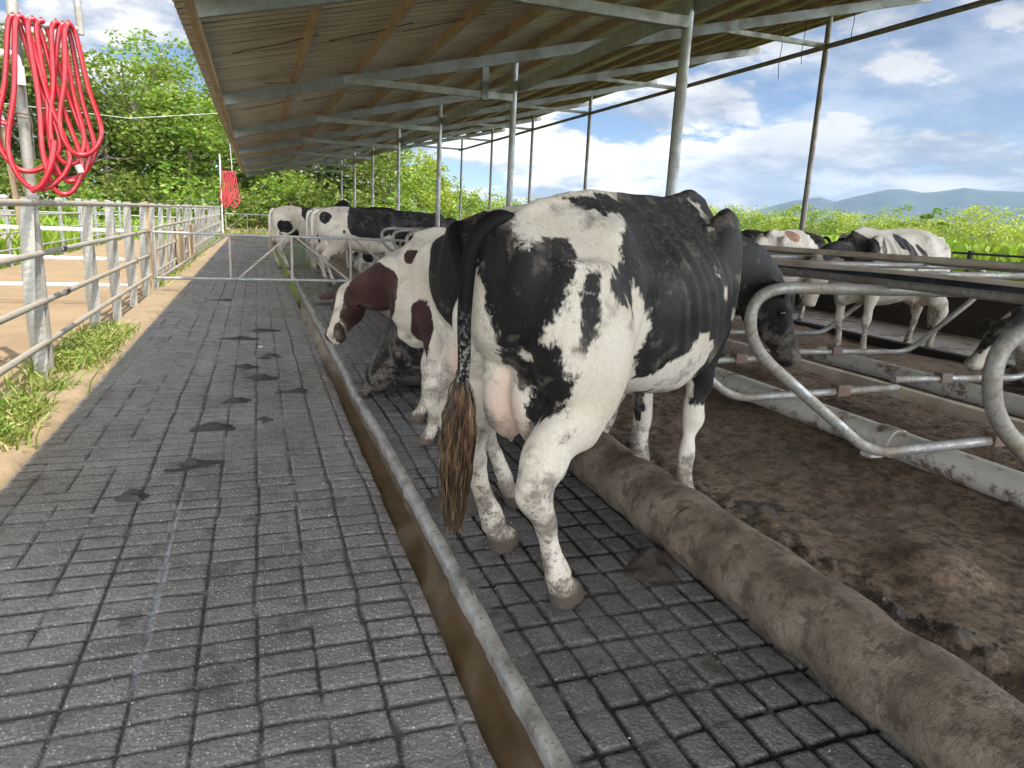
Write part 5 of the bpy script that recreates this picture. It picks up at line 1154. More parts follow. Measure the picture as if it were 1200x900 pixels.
main['seeds'] = [-31,-1,154,0,-27,-2,155,0,-24,-2,155,0,-22,-1,155,0,-18,-1,155,0,50,-1,159,1,-47,-1,152,0,-45,-2,152,0,-43,-2,152,0,-41,-2,152,0,-39,-2,153,0,-37,-2,153,0,-35,-2,153,0,-33,-3,153,0,-31,-3,153,0,-29,-3,153,1,-26,-3,153,1,-24,-3,153,1,-21,-3,154,1,-49,-2,151,0,-48,-2,151,1,-46,-3,151,1,-44,-3,151,1,-43,-3,151,1,-41,-3,151,1,-39,-3,151,1,-36,-4,151,1,-35,-4,152,1,-33,-4,152,1,-49,-3,150,0,-47,-4,150,0,-46,-4,150,1,54,-4,155,1,57,-4,155,1,-64,-1,148,0,-58,-2,148,0,-51,-4,148,0,-47,-5,149,0,-46,-6,149,1,-45,-6,149,1,-40,-8,149,1,-33,-9,149,1,-23,-9,150,1,-11,-7,150,1,2,-6,151,1,17,-5,151,1,29,-5,152,1,43,-4,153,1,49,-5,153,1,52,-5,153,0,55,-5,153,0,59,-5,153,1,-48,-7,147,0,-47,-8,147,0,-45,-8,147,1,-44,-9,148,1,-42,-9,148,1,-41,-9,148,1,-39,-10,148,1,49,-7,151,1,52,-7,152,0,56,-7,152,1,-73,0,145,1,-72,-1,145,0,-47,-9,146,0,-46,-10,146,0,-44,-10,146,0,-43,-11,146,0,-41,-11,147,0,-39,-11,147,1,-34,-12,147,1,-31,-12,147,1,-29,-12,147,1,-26,-12,147,1,49,-8,150,1,53,-8,150,0,57,-8,150,1,-74,-2,144,1,-73,-2,144,0,-41,-12,145,0,-39,-13,145,1,-38,-13,146,1,-36,-14,146,0,-34,-14,146,0,-32,-14,146,0,-28,-13,146,0,-25,-13,146,1,47,-10,148,1,50,-10,148,0,54,-10,149,0,59,-9,149,1,-78,-1,143,1,-76,-2,143,1,-75,-3,143,0,-74,-3,143,0,-68,-4,143,0,-62,-6,143,0,-56,-7,143,0,-52,-10,144,0,-47,-12,144,0,-41,-14,144,0,-40,-15,144,0,-35,-16,144,0,-28,-15,145,0,-24,-14,145,1,-20,-13,145,1,-9,-13,145,1,1,-13,146,1,14,-13,146,1,28,-12,146,1,44,-11,147,1,47,-11,147,1,51,-11,147,0,53,-12,147,0,52,-14,147,1,50,-21,147,1,-78,-3,142,1,-77,-3,142,0,-33,-18,143,0,-26,-15,143,1,47,-13,145,1,48,-14,145,0,48,-16,146,1,-78,-3,140,1,-77,-4,140,0,-36,-19,142,0,-32,-19,142,1,46,-15,144,1,46,-17,144,1,-79,-3,139,1,-78,-4,139,0,-37,-20,141,0,-35,-20,141,1,44,-16,142,1,45,-17,142,0,45,-19,143,1,-83,0,138,1,-80,-3,138,1,-79,-4,138,1,-78,-5,138,0,-77,-6,138,0,-74,-9,139,0,-67,-10,139,0,-60,-10,139,0,-55,-12,139,0,-50,-15,139,0,-46,-17,139,0,-41,-20,140,0,-38,-21,140,0,-36,-21,140,1,-33,-21,140,1,-13,-15,140,1,-5,-17,140,1,4,-19,140,1,17,-18,140,1,29,-18,141,1,44,-18,141,1,48,-23,141,1,57,-25,142,1,-80,-4,137,1,-79,-5,137,0,-70,-11,138,0,-68,-11,138,0,-67,-11,138,0,-65,-11,138,0,-63,-11,138,0,-61,-11,138,0,-60,-12,138,0,-58,-12,138,0,-40,-21,138,0,-38,-21,139,1,-80,-6,136,1,-79,-7,136,0,-75,-11,136,0,-73,-12,136,0,-71,-12,136,1,-70,-12,137,1,-68,-12,137,1,-66,-12,137,1,-65,-12,137,1,-63,-12,137,1,-61,-13,137,1,-60,-13,137,1,-58,-13,137,0,-40,-21,137,0,-38,-21,137,1,-80,-8,135,1,-80,-9,135,0,-77,-12,135,0,-76,-13,135,1,-74,-13,135,1,-61,-14,136,1,-59,-14,136,0,-40,-21,136,0,-39,-22,136,1,-82,7,133,1,-83,0,134,1,-81,-4,134,1,-81,-10,134,1,-81,-11,134,0,-80,-12,134,0,-78,-13,134,1,-72,-14,134,1,-66,-14,134,1,-61,-15,134,1,-59,-16,134,0,-54,-18,135,0,-48,-19,135,0,-42,-21,135,0,-41,-22,135,0,-39,-22,135,1,-35,-22,135,1,-16,-18,135,1,-9,-20,135,1,-3,-22,135,1,6,-24,135,1,20,-23,135,1,40,-20,135,1,47,-24,135,1,57,-26,135,1,94,-18,135,1,-82,-12,133,1,-81,-12,133,0,-80,-13,133,1,-62,-16,133,1,-60,-16,133,0,-43,-22,134,0,-41,-22,134,1,-83,12,131,1,-82,-13,132,1,-62,-17,132,1,-60,-18,132,0,-42,-22,133,0,-40,-23,133,1,-83,11,129,0,-83,10,129,1,-83,8,130,1,-63,-18,131,1,-61,-18,131,0,-42,-23,131,0,-41,-23,131,1,-83,11,128,0,-84,9,128,0,-83,8,128,0,-83,7,129,1,-83,6,129,1,-84,-1,129,1,-82,-5,129,1,-83,-11,130,1,-80,-15,130,1,-75,-16,130,1,-71,-18,130,1,-65,-20,130,1,-63,-20,130,0,-58,-21,130,0,-52,-22,130,0,-45,-23,130,0,-43,-23,130,0,-41,-24,130,1,-38,-24,130,1,-26,-23,130,1,-13,-22,130,1,-7,-25,130,1,1,-27,130,1,13,-27,130,1,24,-28,130,1,45,-25,129,1,60,-25,129,1,92,-20,128,1,102,-23,128,1,-83,8,127,0,-83,7,127,1,-68,-22,129,1,-67,-22,129,0,-46,-24,129,0,-43,-24,129,1,-83,8,126,0,-83,7,126,1,-69,-22,128,1,-68,-23,128,0,-61,-25,128,0,-47,-24,128,0,-44,-24,128,1,-83,6,125,0,-83,5,125,1,-69,-23,127,1,-68,-23,127,0,-63,-25,127,0,-61,-25,127,1,-60,-26,127,0,-51,-26,127,0,-48,-25,127,1,-84,11,124,0,-84,6,124,0,-84,5,124,1,-84,-2,125,1,-83,-6,125,1,-83,-12,126,1,-80,-15,126,1,-76,-17,126,1,-73,-20,126,1,-70,-23,126,1,-69,-24,126,0,-65,-25,126,0,-64,-26,126,1,-60,-26,126,1,-59,-26,126,0,-52,-27,126,0,-49,-26,126,1,-40,-26,125,1,-31,-26,125,1,-20,-26,125,1,-11,-27,125,1,-3,-29,125,1,7,-30,124,1,21,-30,124,1,26,-31,124,1,42,-27,123,1,60,-26,123,1,93,-21,121,1,102,-24,121,1,113,-27,121,1,-84,6,123,0,-84,4,123,1,-71,-23,125,1,-70,-24,125,0,-67,-25,125,0,-65,-26,125,1,-61,-27,125,1,-59,-27,125,0,-55,-27,125,0,-53,-27,125,1,23,-31,123,1,25,-31,123,0,31,-30,122,1,-84,4,122,0,-85,2,122,1,-72,-23,124,1,-71,-24,124,0,-67,-25,124,0,-66,-26,124,1,-61,-27,124,1,-60,-27,124,0,-56,-28,124,0,-54,-28,124,1,-38,-27,123,1,24,-32,121,1,-84,4,121,0,-85,2,121,1,-72,-24,123,1,-71,-24,123,0,-68,-25,123,0,-67,-26,123,1,-62,-27,123,1,-60,-28,123,0,-57,-28,123,0,-55,-28,123,1,-40,-27,122,1,-39,-27,122,0,-37,-27,122,1,-84,10,119,0,-85,4,120,0,-85,2,120,0,-85,0,120,1,-85,-2,120,1,-84,-7,121,1,-83,-12,121,1,-81,-15,121,1,-77,-18,121,1,-75,-22,122,1,-73,-23,122,1,-72,-24,122,0,-71,-24,122,0,-69,-25,122,0,-68,-26,122,1,-66,-26,122,1,-62,-28,122,1,-61,-28,122,0,-57,-29,122,0,-55,-29,121,1,-53,-28,121,1,-41,-27,121,1,-39,-27,121,0,-37,-28,121,1,-33,-28,120,1,-22,-28,120,1,-15,-30,120,1,-6,-31,120,1,4,-32,119,1,16,-33,119,1,31,-32,118,1,61,-27,116,1,96,-20,114,1,104,-24,114,1,95,-34,115,1,-85,2,119,0,-85,0,119,1,-74,-24,121,1,-73,-24,121,0,-69,-26,121,0,-68,-26,121,1,-62,-28,121,1,-61,-28,121,0,-58,-29,120,0,-56,-29,120,1,-41,-27,119,1,-39,-27,119,0,-37,-28,119,0,-35,-28,119,1,25,-33,117,1,31,-32,117,0,41,-30,116,1,-85,2,118,0,-85,0,118,1,-74,-24,120,1,-73,-25,120,0,-71,-26,120,0,-69,-26,120,1,-63,-28,119,1,-61,-29,119,0,-56,-29,119,0,-54,-29,119,1,-41,-27,118,1,-39,-28,118,0,-37,-28,118,0,-35,-28,118,1,25,-34,115,1,28,-34,115,0,41,-30,114,1,-85,2,116,0,-85,0,117,1,-75,-23,119,1,-74,-24,119,0,-71,-26,119,0,-70,-26,119,1,-64,-28,118,1,-63,-28,118,0,-57,-30,118,0,-54,-30,118,1,-41,-27,117,1,-39,-28,117,0,-35,-28,117,0,-33,-28,117,1,25,-34,114,1,28,-34,114,0,41,-30,113,1,-84,10,114,0,-85,3,115,0,-85,2,115,0,-85,0,115,1,-85,-2,116,1,-84,-8,116,1,-83,-12,117,1,-81,-16,117,1,-79,-20,117,1,-76,-23,117,1,-75,-24,117,1,-75,-25,118,0,-73,-26,118,0,-71,-26,117,0,-70,-27,117,1,-67,-27,117,1,-63,-29,117,1,-62,-29,117,0,-55,-30,117,0,-53,-30,117,1,-41,-28,116,1,-39,-28,116,0,-35,-29,116,0,-33,-28,115,1,-22,-28,115,1,-15,-30,115,1,-7,-32,114,1,2,-34,114,1,16,-33,113,1,28,-34,112,1,97,-14,106,1,103,-19,106,1,106,-24,107,1,111,-30,107,1,-85,2,114,0,-85,0,114,1,-77,-23,116,1,-76,-24,116,0,-72,-26,116,0,-70,-27,116,1,-63,-29,116,1,-62,-29,116,0,-53,-31,116,0,-51,-30,116,1,-48,-30,115,1,-42,-28,115,1,-39,-28,115,0,-33,-29,114,0,-26,-26,114,1,-85,2,113,0,-85,0,113,1,-77,-24,115,1,-76,-24,115,0,-72,-27,115,0,-71,-27,115,1,-64,-29,115,1,-62,-30,115,0,-51,-31,114,0,-49,-31,114,0,-44,-29,114,0,-33,-29,113,0,-26,-26,112,1,-85,0,112,0,-85,-1,112,1,-78,-23,114,1,-77,-24,114,0,-72,-27,114,0,-71,-27,114,1,-64,-29,114,1,-62,-30,114,0,-33,-29,112,0,-26,-27,111,1,-83,11,109,0,-85,3,110,0,-85,0,111,0,-85,-1,111,1,-84,-2,111,1,-84,-8,112,1,-83,-12,112,1,-81,-16,112,1,-80,-21,113,1,-79,-23,113,1,-78,-23,113,0,-77,-24,113,0,-74,-27,113,0,-73,-27,113,0,-71,-28,113,1,-68,-28,113,1,-64,-30,113,1,-63,-30,113,0,-57,-32,113,0,-47,-31,112,0,-32,-28,110,0,-26,-27,110,0,-25,-27,110,1,-22,-29,110,1,-15,-31,109,1,-6,-32,109,1,3,-34,108,1,16,-34,107,1,28,-35,107,1,106,-19,99,1,108,-25,99,1,112,-30,100,1,-84,-1,110,0,-84,-2,110,1,-80,-22,112,1,-79,-23,112,0,-73,-28,112,0,-71,-28,112,1,-64,-30,112,1,-63,-30,112,0,-26,-27,108,0,-25,-28,108,1,-84,-1,109,0,-84,-2,109,1,-80,-22,111,1,-79,-23,111,0,-73,-28,111,0,-72,-28,111,1,-64,-30,111,1,-63,-30,111,0,-25,-28,107,0,-24,-28,107,1,-84,-1,107,0,-84,-2,108,1,-80,-21,110,1,-80,-22,110,0,-73,-28,110,0,-72,-28,110,1,-65,-29,109,1,-64,-30,109,0,-25,-28,106,0,-24,-29,106,1,-76,17,103,0,-83,4,105,0,-84,-1,106,0,-84,-2,106,1,-83,-7,107,1,-82,-12,108,1,-81,-17,108,1,-81,-20,109,1,-80,-21,109,0,-78,-25,109,0,-74,-28,109,0,-73,-28,109,0,-72,-28,109,1,-69,-29,109,1,-65,-30,108,1,-64,-30,108,0,-63,-31,108,0,-58,-33,108,0,-49,-33,107,0,-27,-26,104,0,-25,-28,104,0,-23,-29,104,1,-22,-29,104,1,-14,-31,104,1,-5,-32,103,1,4,-34,103,1,17,-34,101,1,40,-31,99,1,111,-18,91,1,111,-24,92,1,116,-30,92,1,126,-34,91,1,-83,-2,105,0,-83,-3,105,1,-81,-20,107,1,-80,-21,108,0,-73,-28,108,0,-72,-29,108,1,-65,-30,107,1,-64,-30,107,0,-26,-27,103,0,-25,-28,103,1,9,-33,101,1,11,-34,101,1,12,-35,101,1,-83,-2,104,0,-83,-3,104,1,-81,-19,106,1,-81,-20,106,0,-73,-28,107,0,-72,-29,107,1,-65,-30,106,1,-64,-30,106,0,-26,-27,102,0,-25,-28,102,1,5,-34,100,1,9,-33,99,0,11,-34,99,0,13,-35,99,0,18,-34,98,1,-83,-2,103,0,-83,-3,103,1,-81,-19,105,1,-81,-20,105,0,-73,-28,106,0,-72,-29,105,1,-67,-30,105,1,-65,-30,105,0,-27,-27,101,0,-26,-28,101,1,5,-34,98,1,10,-33,98,0,13,-35,97,0,19,-34,97,1,-74,18,98,0,-81,6,100,0,-82,-1,101,0,-83,-3,102,1,-82,-7,102,1,-81,-11,103,1,-80,-16,103,1,-80,-19,104,1,-80,-20,104,0,-80,-22,104,0,-80,-23,104,0,-79,-24,104,0,-78,-25,104,0,-75,-28,105,0,-73,-29,104,0,-72,-29,104,1,-69,-29,104,1,-67,-30,104,1,-65,-30,104,0,-63,-31,104,0,-58,-33,103,0,-50,-34,103,0,-27,-27,99,0,-26,-28,99,1,-21,-29,99,1,-12,-31,98,1,-4,-32,98,1,4,-33,97,1,6,-34,97,0,19,-34,95,0,22,-34,95,1,50,-28,91,1,118,-23,83,1,120,-30,84,1,127,-35,84,1,-82,-2,100,0,-82,-4,101,1,-80,-18,102,1,-80,-19,103,0,-80,-20,103,0,-80,-22,103,0,-80,-23,103,1,-79,-24,103,1,-78,-25,103,0,-73,-29,103,0,-72,-29,103,1,-69,-30,103,1,-67,-30,103,0,-28,-26,98,0,-27,-27,98,1,2,-32,95,1,4,-33,95,0,20,-34,94,0,24,-34,93,1,-81,-2,99,0,-81,-3,99,1,-80,-10,100,1,-79,-12,100,1,-80,-19,101,1,-80,-20,102,1,-80,-22,102,1,-78,-25,102,1,-77,-26,102,0,-75,-28,102,0,-73,-29,102,1,-71,-29,102,1,-69,-30,102,0,-28,-26,97,0,-27,-27,97,1,3,-32,94,1,4,-33,94,0,21,-33,92,0,26,-33,91,1,-80,-1,97,0,-80,-2,98,1,-79,-9,99,1,-79,-10,99,0,-78,-11,99,0,-78,-12,99,1,-78,-14,99,1,-78,-25,101,1,-77,-26,101,0,-73,-29,101,0,-72,-29,101,1,-70,-30,101,1,-69,-30,101,0,-29,-25,95,0,-28,-26,95,1,-2,-32,93,1,1,-32,93,1,3,-32,92,0,19,-33,91,0,22,-33,90,1,-72,20,92,0,-70,15,92,0,-78,2,96,0,-78,0,96,0,-79,-1,96,1,-79,-4,97,1,-78,-9,97,1,-78,-10,98,0,-77,-12,98,0,-77,-13,98,0,-79,-15,98,1,-80,-21,100,1,-78,-25,100,1,-77,-26,100,0,-74,-28,100,0,-72,-29,100,0,-70,-30,100,0,-69,-30,100,0,-63,-31,99,0,-58,-34,99,0,-50,-34,98,0,-29,-25,94,0,-28,-26,94,1,-26,-27,94,1,-19,-29,93,1,-10,-30,92,1,-3,-31,92,1,-1,-32,91,0,2,-32,91,0,9,-33,90,0,20,-32,89,0,24,-32,88,1,123,-30,76,1,126,-36,76,1,-77,0,95,0,-77,-2,95,1,-77,-9,96,1,-77,-10,96,0,-76,-11,96,0,-77,-13,97,0,-78,-15,97,1,-77,-25,99,1,-77,-26,99,0,-46,-33,96,0,-29,-25,93,1,-7,-30,91,1,-5,-31,90,1,-3,-31,90,0,18,-32,88,0,22,-32,87,1,-76,1,93,0,-76,-1,93,1,-76,-9,95,1,-76,-11,95,1,-76,-12,95,1,-77,-25,98,1,-77,-26,98,0,-29,-25,91,0,-28,-25,91,1,-11,-29,89,1,-9,-30,89,1,-6,-30,89,0,-4,-30,89,0,19,-32,86,0,24,-31,85,1,-74,1,91,0,-74,-1,92,1,-77,-25,96,1,-76,-26,96,0,-49,-34,94,0,-29,-25,90,1,-12,-28,88,1,-10,-29,88,0,-8,-29,88,0,17,-31,85,0,22,-31,84,1,-68,24,85,0,-67,18,86,0,-74,5,90,0,-73,2,90,0,-72,1,90,1,-74,-7,92,1,-76,-14,93,1,-79,-21,95,1,-77,-25,95,1,-76,-26,95,0,-76,-27,95,0,-74,-28,95,0,-69,-30,95,0,-63,-32,94,0,-58,-34,94,0,-49,-34,93,0,-29,-24,88,0,-27,-25,88,1,-24,-26,88,1,-15,-27,87,1,-13,-28,87,1,-11,-28,86,0,-6,-29,86,0,3,-30,85,0,15,-31,83,0,20,-30,83,1,43,-26,79,1,-72,1,89,0,-72,0,89,1,-76,-26,94,1,-75,-27,94,1,-75,-28,94,0,-28,-24,87,0,-26,-25,87,1,-17,-26,86,1,-15,-26,85,1,-13,-27,85,0,-11,-27,85,0,14,-30,82,0,18,-30,81,1,-72,1,87,0,-72,-1,88,1,-75,-28,93,1,-74,-28,93,0,-27,-24,85,0,-25,-24,85,1,-23,-24,85,1,-20,-25,84,1,-18,-25,84,1,-16,-25,84,0,-14,-26,84,0,12,-29,80,0,17,-29,80,1,-72,-1,87,0,-74,-4,87,1,-74,-28,92,1,-74,-28,92,0,-23,-23,83,0,-20,-23,83,0,-18,-24,83,0,-16,-24,82,0,17,-28,78,0,36,-21,74,1,-63,28,78,0,-63,20,80,0,-74,5,85,0,-72,1,85,0,-72,-1,85,0,-75,-4,86,1,-75,-8,87,1,-74,-12,88,1,-77,-21,90,1,-76,-25,90,1,-74,-28,91,1,-73,-28,91,0,-68,-30,90,0,-63,-32,90,0,-57,-34,89,0,-24,-21,82,0,-16,-22,80,0,-8,-24,80,0,1,-26,78,0,11,-27,77,0,37,-19,72,0,37,-21,72,1,38,-22,72,1,44,-26,72,1,-75,-5,85,0,-75,-6,86,1,-74,-10,86,1,-74,-27,89,1,-73,-28,89,0,37,-19,70,0,37,-21,70,1,-75,-5,84,0,-75,-6,84,1,-75,-8,85,1,-75,-9,85,1,-74,-10,85,0,-74,-11,85,1,-74,-27,88,1,-73,-28,88,0,-15,-18,77,0,-13,-18,76,0,-11,-19,76,0,-9,-19,76,0,37,-19,68,0,37,-21,69,1,-75,-7,83,0,-75,-8,83,0,-75,-9,84,0,-74,-11,84,0,-73,-12,84,1,-73,-27,87,1,-72,-28,87,0,-8,-13,73,0,-7,-14,73,1,-7,-15,73,1,-5,-16,73,1,-4,-17,73,1,-2,-17,73,0,37,-19,67,0,37,-21,67,1,-68,23,75,0,-66,18,75,0,-74,5,80,0,-72,1,80,0,-75,-8,82,0,-73,-11,83,0,-73,-12,83,1,-75,-19,84,1,-75,-24,85,1,-73,-27,86,1,-72,-28,86,0,-66,-29,85,0,-61,-32,85,0,-55,-33,84,0,46,9,58,1,48,8,58,0,37,-20,65,0,37,-21,65,1,38,-22,65,1,-74,-10,81,0,-73,-11,81,1,-73,-26,84,1,-72,-27,84,0,46,9,56,1,47,8,56,0,37,-18,63,0,37,-20,64,1,-75,-8,80,0,-74,-9,80,0,-74,-10,80,1,-72,-25,83,1,-72,-26,83,0,46,9,54,1,47,7,54,0,37,-18,62,0,37,-20,62,1,37,-22,62,1,38,-23,62,1,40,-24,62,1,-75,-6,78,0,-75,-8,78,1,-74,-9,79,1,-72,-24,81,1,-72,-25,81,0,46,8,53,1,47,7,53,0,37,-20,60,0,37,-22,61,0,38,-23,61,0,40,-24,60,0,-71,20,70,0,-67,17,70,0,-74,5,74,0,-71,1,75,0,-74,-8,77,0,-74,-9,77,1,-72,-12,77,1,-73,-18,79,1,-73,-23,80,1,-72,-24,80,0,-70,-27,80,0,-65,-29,80,0,-60,-31,79,0,46,8,51,1,47,7,51,0,37,-17,58,0,38,-23,59,0,-74,-8,76,0,-74,-9,76,1,-74,-22,79,1,-74,-23,79,1,-74,-24,79,0,46,10,49,1,46,8,49,0,-74,-7,74,0,-73,-9,75,1,-75,-19,77,1,-76,-20,78,1,-76,-21,78,1,-75,-23,78,0,-75,-24,78,0,46,10,47,1,47,8,47,0,-73,-7,73,0,-73,-8,73,1,-72,-13,74,1,-76,-18,76,1,-77,-20,76,0,-77,-21,77,0,-76,-22,77,0,47,12,44,1,46,10,45,1,47,8,45,0,-74,24,65,0,-72,19,66,0,-68,16,65,0,-72,6,68,0,-69,2,69,0,-73,-7,71,0,-73,-8,72,1,-72,-12,72,1,-76,-16,74,0,-78,-19,75,0,-78,-22,76,0,-75,-25,76,0,-71,-28,76,0,-65,-30,75,0,-58,-30,74,0,47,12,43,0,47,10,43,0,47,8,43,0,37,-18,51,0,39,-23,52,0,-71,-4,69,0,-72,-6,70,1,-71,-10,71,1,-71,-12,71,0,-63,2,65,0,-71,-6,68,1,-71,-9,69,1,-71,-10,69,0,-64,3,63,0,-62,3,63,1,-71,-7,67,1,-71,-8,68,0,-77,21,61,0,-73,17,61,0,-68,16,60,0,-65,5,62,0,-70,-6,66,0,-81,-19,71,0,-80,-23,72,0,-76,-26,72,0,-71,-28,71,0,-65,-30,70,0,47,7,36,0,37,-19,45,0,-77,21,55,0,-74,17,55,0,-68,16,54,0,-84,-21,68,0,-81,-25,68,0,-76,-27,67,0,-68,-27,65,0,46,6,29,0,35,-20,39,0,-71,19,49,0,-65,17,48,0,-86,-18,62,0,-85,-23,64,0,-82,-26,63,0,-77,-27,62,0,46,5,22,0,34,-21,32,0,-63,19,41,0,-87,-19,58,0,-86,-23,59,0,-82,-26,59,0,-75,-27,57,0,47,5,14,0,33,-22,26,0,-61,20,34,0,-88,-20,54,0,-86,-24,54,0,-81,-25,53,0,33,-23,19,0,-58,22,27,0,-54,19,26,0,-87,-20,49,0,-86,-24,49,0,-80,-25,48,0,33,-24,12,0,-53,20,19,0,-82,-21,42,0,-78,-24,42,0,-51,21,12,0,-43,20,10,0,-75,-23,35,0,-47,23,4,0,-44,19,4,0,-73,-22,29,0,-72,-21,23,0,-67,-24,22,0,-70,-20,17,0,-68,-24,17,0,-67,-18,9,0,-66,-24,11,0,-59,-25,9,0,-65,-23,5,0,-60,-26,4,0]
main_t, main_body = make_cow(main, dict(BLACK, coat=M['coat_main']))
# ---------------------------------------------------------------- the other cows
def more(c, mats, polw=None, muzw=None):
    c.setdefault('name', 'cow')
    if polw: c['poll'] = own(c, polw)
    if muzw: c['muzzle'] = own(c, muzw)
    return make_cow(c, mats)
# black and white cow hidden behind the big one
c = dict(label='cow mostly hidden behind the big cow, its pale and black rump edge showing', az=68, loc=(1.66, 3.68, 0), scale=1.06, zscale=1.03, voxel=.02, tilt=.05, strands=260, hairr=.004, switch=.34,
         poll=(1.15, -.02, 1.1), muzzle=(1.40, -.10, .72), patches=[(-.80, -.10, 1.25, .30, .22, .40), (-.2, .2, 1.3, .5, .3, .3), (.6, 0, 1.2, .4, .5, .4), (1.2, 0, 1, .5, .5, .5)], holes=[(-.85, .20, 1.2, .3, .09, .6)],
         tail=[(-.72, 0, 1.43), (-.82, -.05, 1.39), (-.85, -.14, 1.26), (-.84, -.20, 1.08), (-.84, -.22, .88), (-.86, -.22, .76)], legfat=1.1)
c['feet'] = feet_at(c, dict(hr=(1.28, 3.36, 0), hl=(1.12, 3.60, 0), fr=(2.18, 3.66, .08), fl=(2.10, 4.00, .08)))
more(c, dict(coat=M['coat_black'], tail=M['tail_black'], switch=M['switch_brown']))
# brown and white cow with its head turned to the aisle
c = dict(label='brown and white cow lowering its head over the gutter', az=-72, loc=(1.66, 4.62, 0), scale=.97, zscale=.945, voxel=.017, strands=120, neckbow=(0, 0, -.07), headup=(.15, -.25, 1),
         patches=[(.97, .02, 1.02, .22, .24, .20), (.62, .20, .80, .11, .14, .24), (.50, .16, .60, .06, .1, .14), (.13, .34, 1.08, .10, .10, .22), (-.10, .33, 1.0, .07, .09, .16), (.42, .27, 1.30, .035, .06, .07), (.30, .31, 1.18, .022, .06, .05), (.37, .31, 1.05, .020, .06, .06), (.28, .33, 1.30, .02, .05, .05), (.02, .31, 1.28, .05, .06, .05),
                  (.74, .1, 1.30, .06, .10, .05), (-.5, .2, 1.2, .2, .2, .2)], holes=[], blaze=.036, headpat=[(.10, .02, -.10, .30, .30, .20), (.03, .16, -.06, .12, .16, .12), (.48, 0, -.06, .06, .09, .09)], legfat=1.12)
c['feet'] = feet_at(c, dict(fl=(1.02, 4.46, 0), fr=(1.08, 5.04, 0), hl=(2.12, 4.12, .08), hr=(2.18, 4.52, .08)))
c['patches'] += [tuple(own(c, (.50, 5.0, .93)))+(.13, .13, .15), tuple(own(c, (.45, 4.95, .70)))+(.09, .09, .06), tuple(own(c, (.55, 5.40, 1.05)))+(.12, .12, .08), tuple(own(c, (.62, 5.02, 1.05)))+(.10, .08, .08)]
more(c, BROWN, (.60, 5.24, 1.00), (.44, 4.90, .70))
# lying cow behind the legs of the brown one
c = dict(label='dark muddy cow lying on the wet alley behind the brown cow legs', az=14, loc=(1.32, 6.15, 0), scale=1.0, drop=.66, lying=True, voxel=.02, strands=60, udder=False,
         poll=(1.12, .05, .72), muzzle=(1.50, .22, .42), patches=[(0, 0, .5, 2, 2, 2)], holes=[(-.3, .30, .16, .22, .14, .10), (1.45, .2, .45, .12, .1, .12)],
         tail=[(-.76, 0, .76), (-.84, -.05, .68), (-.86, -.16, .45), (-.86, -.26, .20), (-.8, -.36, .06)], switch=.15, swdir=(.8, -.4, -.02))
more(c, dict(coat=M['coat_black'], tail=M['tail_black'], switch=M['switch_brown']))
# group by the gate
c = dict(label='white rumped cow with a grey smudge, farthest left of the group beyond the gate', az=52, loc=(1.10, 19.6, 0), scale=1.05, voxel=.03, strands=40, poll=(1.25, .05, 1.35), muzzle=(1.65, .1, 1.05),
         patches=[(-.62, -.16, 1.05, .22, .16, .20), (-.45, 0, .85, .3, .3, .25), (-.80, .15, 1.30, .10, .08, .10), (.1, 0, 1.3, .28, .5, .25), (.8, 0, 1.2, .4, .4, .4), (1.4, 0, 1.2, .4, .4, .4)])
more(c, WHITE)
c = dict(label='white cow with small black spots, between the two others beyond the gate', az=58, loc=(1.95, 18.1, 0), scale=1.05, voxel=.03, strands=40, poll=(1.25, .05, 1.25), muzzle=(1.6, .1, .95),
         patches=[(-.55, -.2, 1.28, .05, .1, .06), (-.30, -.2, 1.35, .16, .2, .12), (-.55, -.1, .80, .22, .3, .2), (.4, 0, 1.2, .25, .5, .4), (1.3, 0, 1.1, .4, .4, .4)])
more(c, WHITE)
c = dict(label='cow with a white rear and long black body just beyond the gate', az=72, loc=(1.98, 15.1, 0), scale=1.06, voxel=.026, strands=60, poll=(1.30, .0, 1.28), muzzle=(1.72, .0, 1.02),
         patches=[(-.72, -.13, 1.30, .11, .12, .14), (.15, 0, 1.25, .60, .6, .36), (.9, 0, 1.2, .5, .5, .45), (1.4, 0, 1.1, .4, .4, .4), (-.42, -.27, 1.08, .035, .06, .04), (-.34, -.27, 1.22, .03, .06, .03)])
more(c, WHITE)
c = dict(label='black cow holding its head high behind the others beyond the gate', az=-40, loc=(3.15, 20.8, .05), scale=1.08, voxel=.032, strands=20, poll=(1.05, .02, 1.66), muzzle=(1.45, .05, 1.48), neckbow=(.03, 0, 0), patches=[(0, 0, 1, 3, 3, 3)])
more(c, BLACK)
c = dict(label='black cow with its back low behind the stall rails, right of the group', az=80, loc=(4.3, 20.2, .05), scale=1.03, voxel=.032, strands=20, poll=(1.25, .02, 1.26), muzzle=(1.6, .05, .95), patches=[(0, 0, 1, 3, 3, 3)], holes=[(-.9, 0, 1.0, .15, .3, .4)])
more(c, BLACK)
c = dict(label='white cow with black spots lying in the stall beyond the gate', az=120, loc=(2.75, 16.4, .08), scale=1.0, drop=.64, lying=True, voxel=.028, strands=20, udder=False, poll=(1.15, .05, .80), muzzle=(1.5, .1, .55),
         patches=[(-.35, .3, .55, .16, .2, .14), (-.62, -.2, .45, .1, .12, .12), (.1, .1, .75, .2, .4, .2), (.7, 0, .7, .3, .4, .3), (-.3, -.3, .5, .14, .2, .16), (1.3, 0, .7, .4, .3, .3)])
more(c, WHITE)
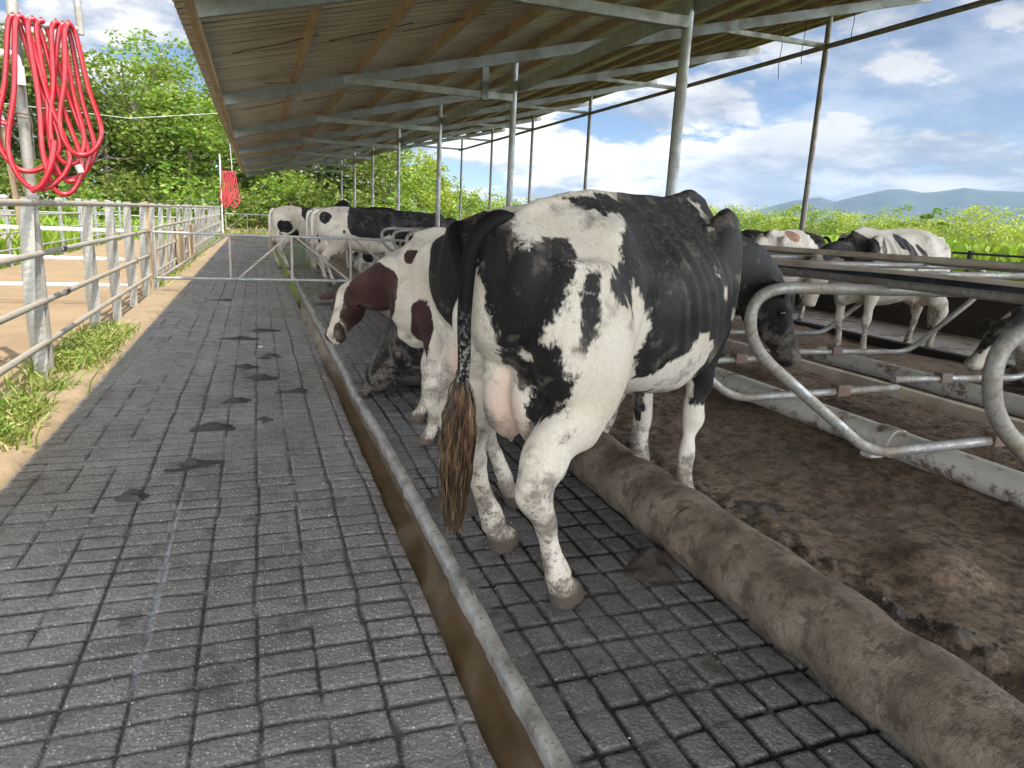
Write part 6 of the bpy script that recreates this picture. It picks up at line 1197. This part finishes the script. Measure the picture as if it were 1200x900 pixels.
# right side: cows in the far alley
c = dict(label='white cow with black bands standing across the far alley, head hanging', az=-100, loc=(7.50, 6.95, .0), scale=1.16, zscale=1.07, voxel=.02, strands=60, neckbow=(-.02, 0, .02), headup=(1, 0, .5),
         poll=(1.28, .02, 1.15), muzzle=(1.36, .05, .78), patches=[(.06, .28, 1.25, .085, .3, .20), (.14, .28, 1.38, .10, .3, .12), (-.18, .25, 1.24, .055, .3, .13), (-.72, .22, 1.12, .09, .14, .18), (.80, .05, 1.25, .24, .35, .20), (1.08, 0, 1.1, .18, .3, .22), (.52, .2, 1.32, .07, .2, .10)], holes=[(1.32, .0, .86, .22, .25, .16)], blaze=.06, legfat=1.05)
c['feet'] = feet_at(c, dict(fl=(6.68, 6.42, .08), fr=(6.66, 6.80, .08), hl=(8.30, 6.92, -.03), hr=(8.36, 7.30, -.03)))
more(c, WHITE)
c = dict(label='pale cow with a tan patch on its back, standing farther down the far alley', az=-118, loc=(8.35, 9.9, -.03), scale=1.05, voxel=.026, strands=30, poll=(1.2, .02, 1.25), muzzle=(1.5, .05, .85),
         patches=[(.05, .12, 1.42, .26, .22, .10)])
more(c, TAN)
c = dict(label='black cow behind the pale one, farthest in the far alley', az=-60, loc=(9.75, 11.8, -.03), scale=1.04, voxel=.03, strands=20, poll=(1.2, .02, 1.22), muzzle=(1.5, .05, .85), patches=[(0, 0, 1, 3, 3, 3)], holes=[(-.5, .2, 1.1, .2, .2, .25)])
more(c, BLACK)
c = dict(label='lying cow at the right edge, black face with a white forehead edge', az=-78, loc=(7.76, 4.45, .10), scale=1.08, drop=.62, lying=True, voxel=.018, strands=20, udder=False, headup=(.55, .10, .8), neckbow=(0, 0, .03),
         patches=[(.9, 0, .7, .35, .5, .45), (-.2, 0, .8, .5, .5, .4)], holes=[(.95, .1, .35, .4, .4, .16)])
c['patches'] += [tuple(own(c, (6.56, 4.72, .62)))+(.24, .25, .24)]; c['holes'] += [tuple(own(c, (6.23, 4.76, .34)))+(.075, .09, .07), tuple(own(c, (6.62, 4.74, .84)))+(.10, .05, .05)]
more(c, BLACK, (6.62, 4.72, .80), (6.22, 4.76, .34))
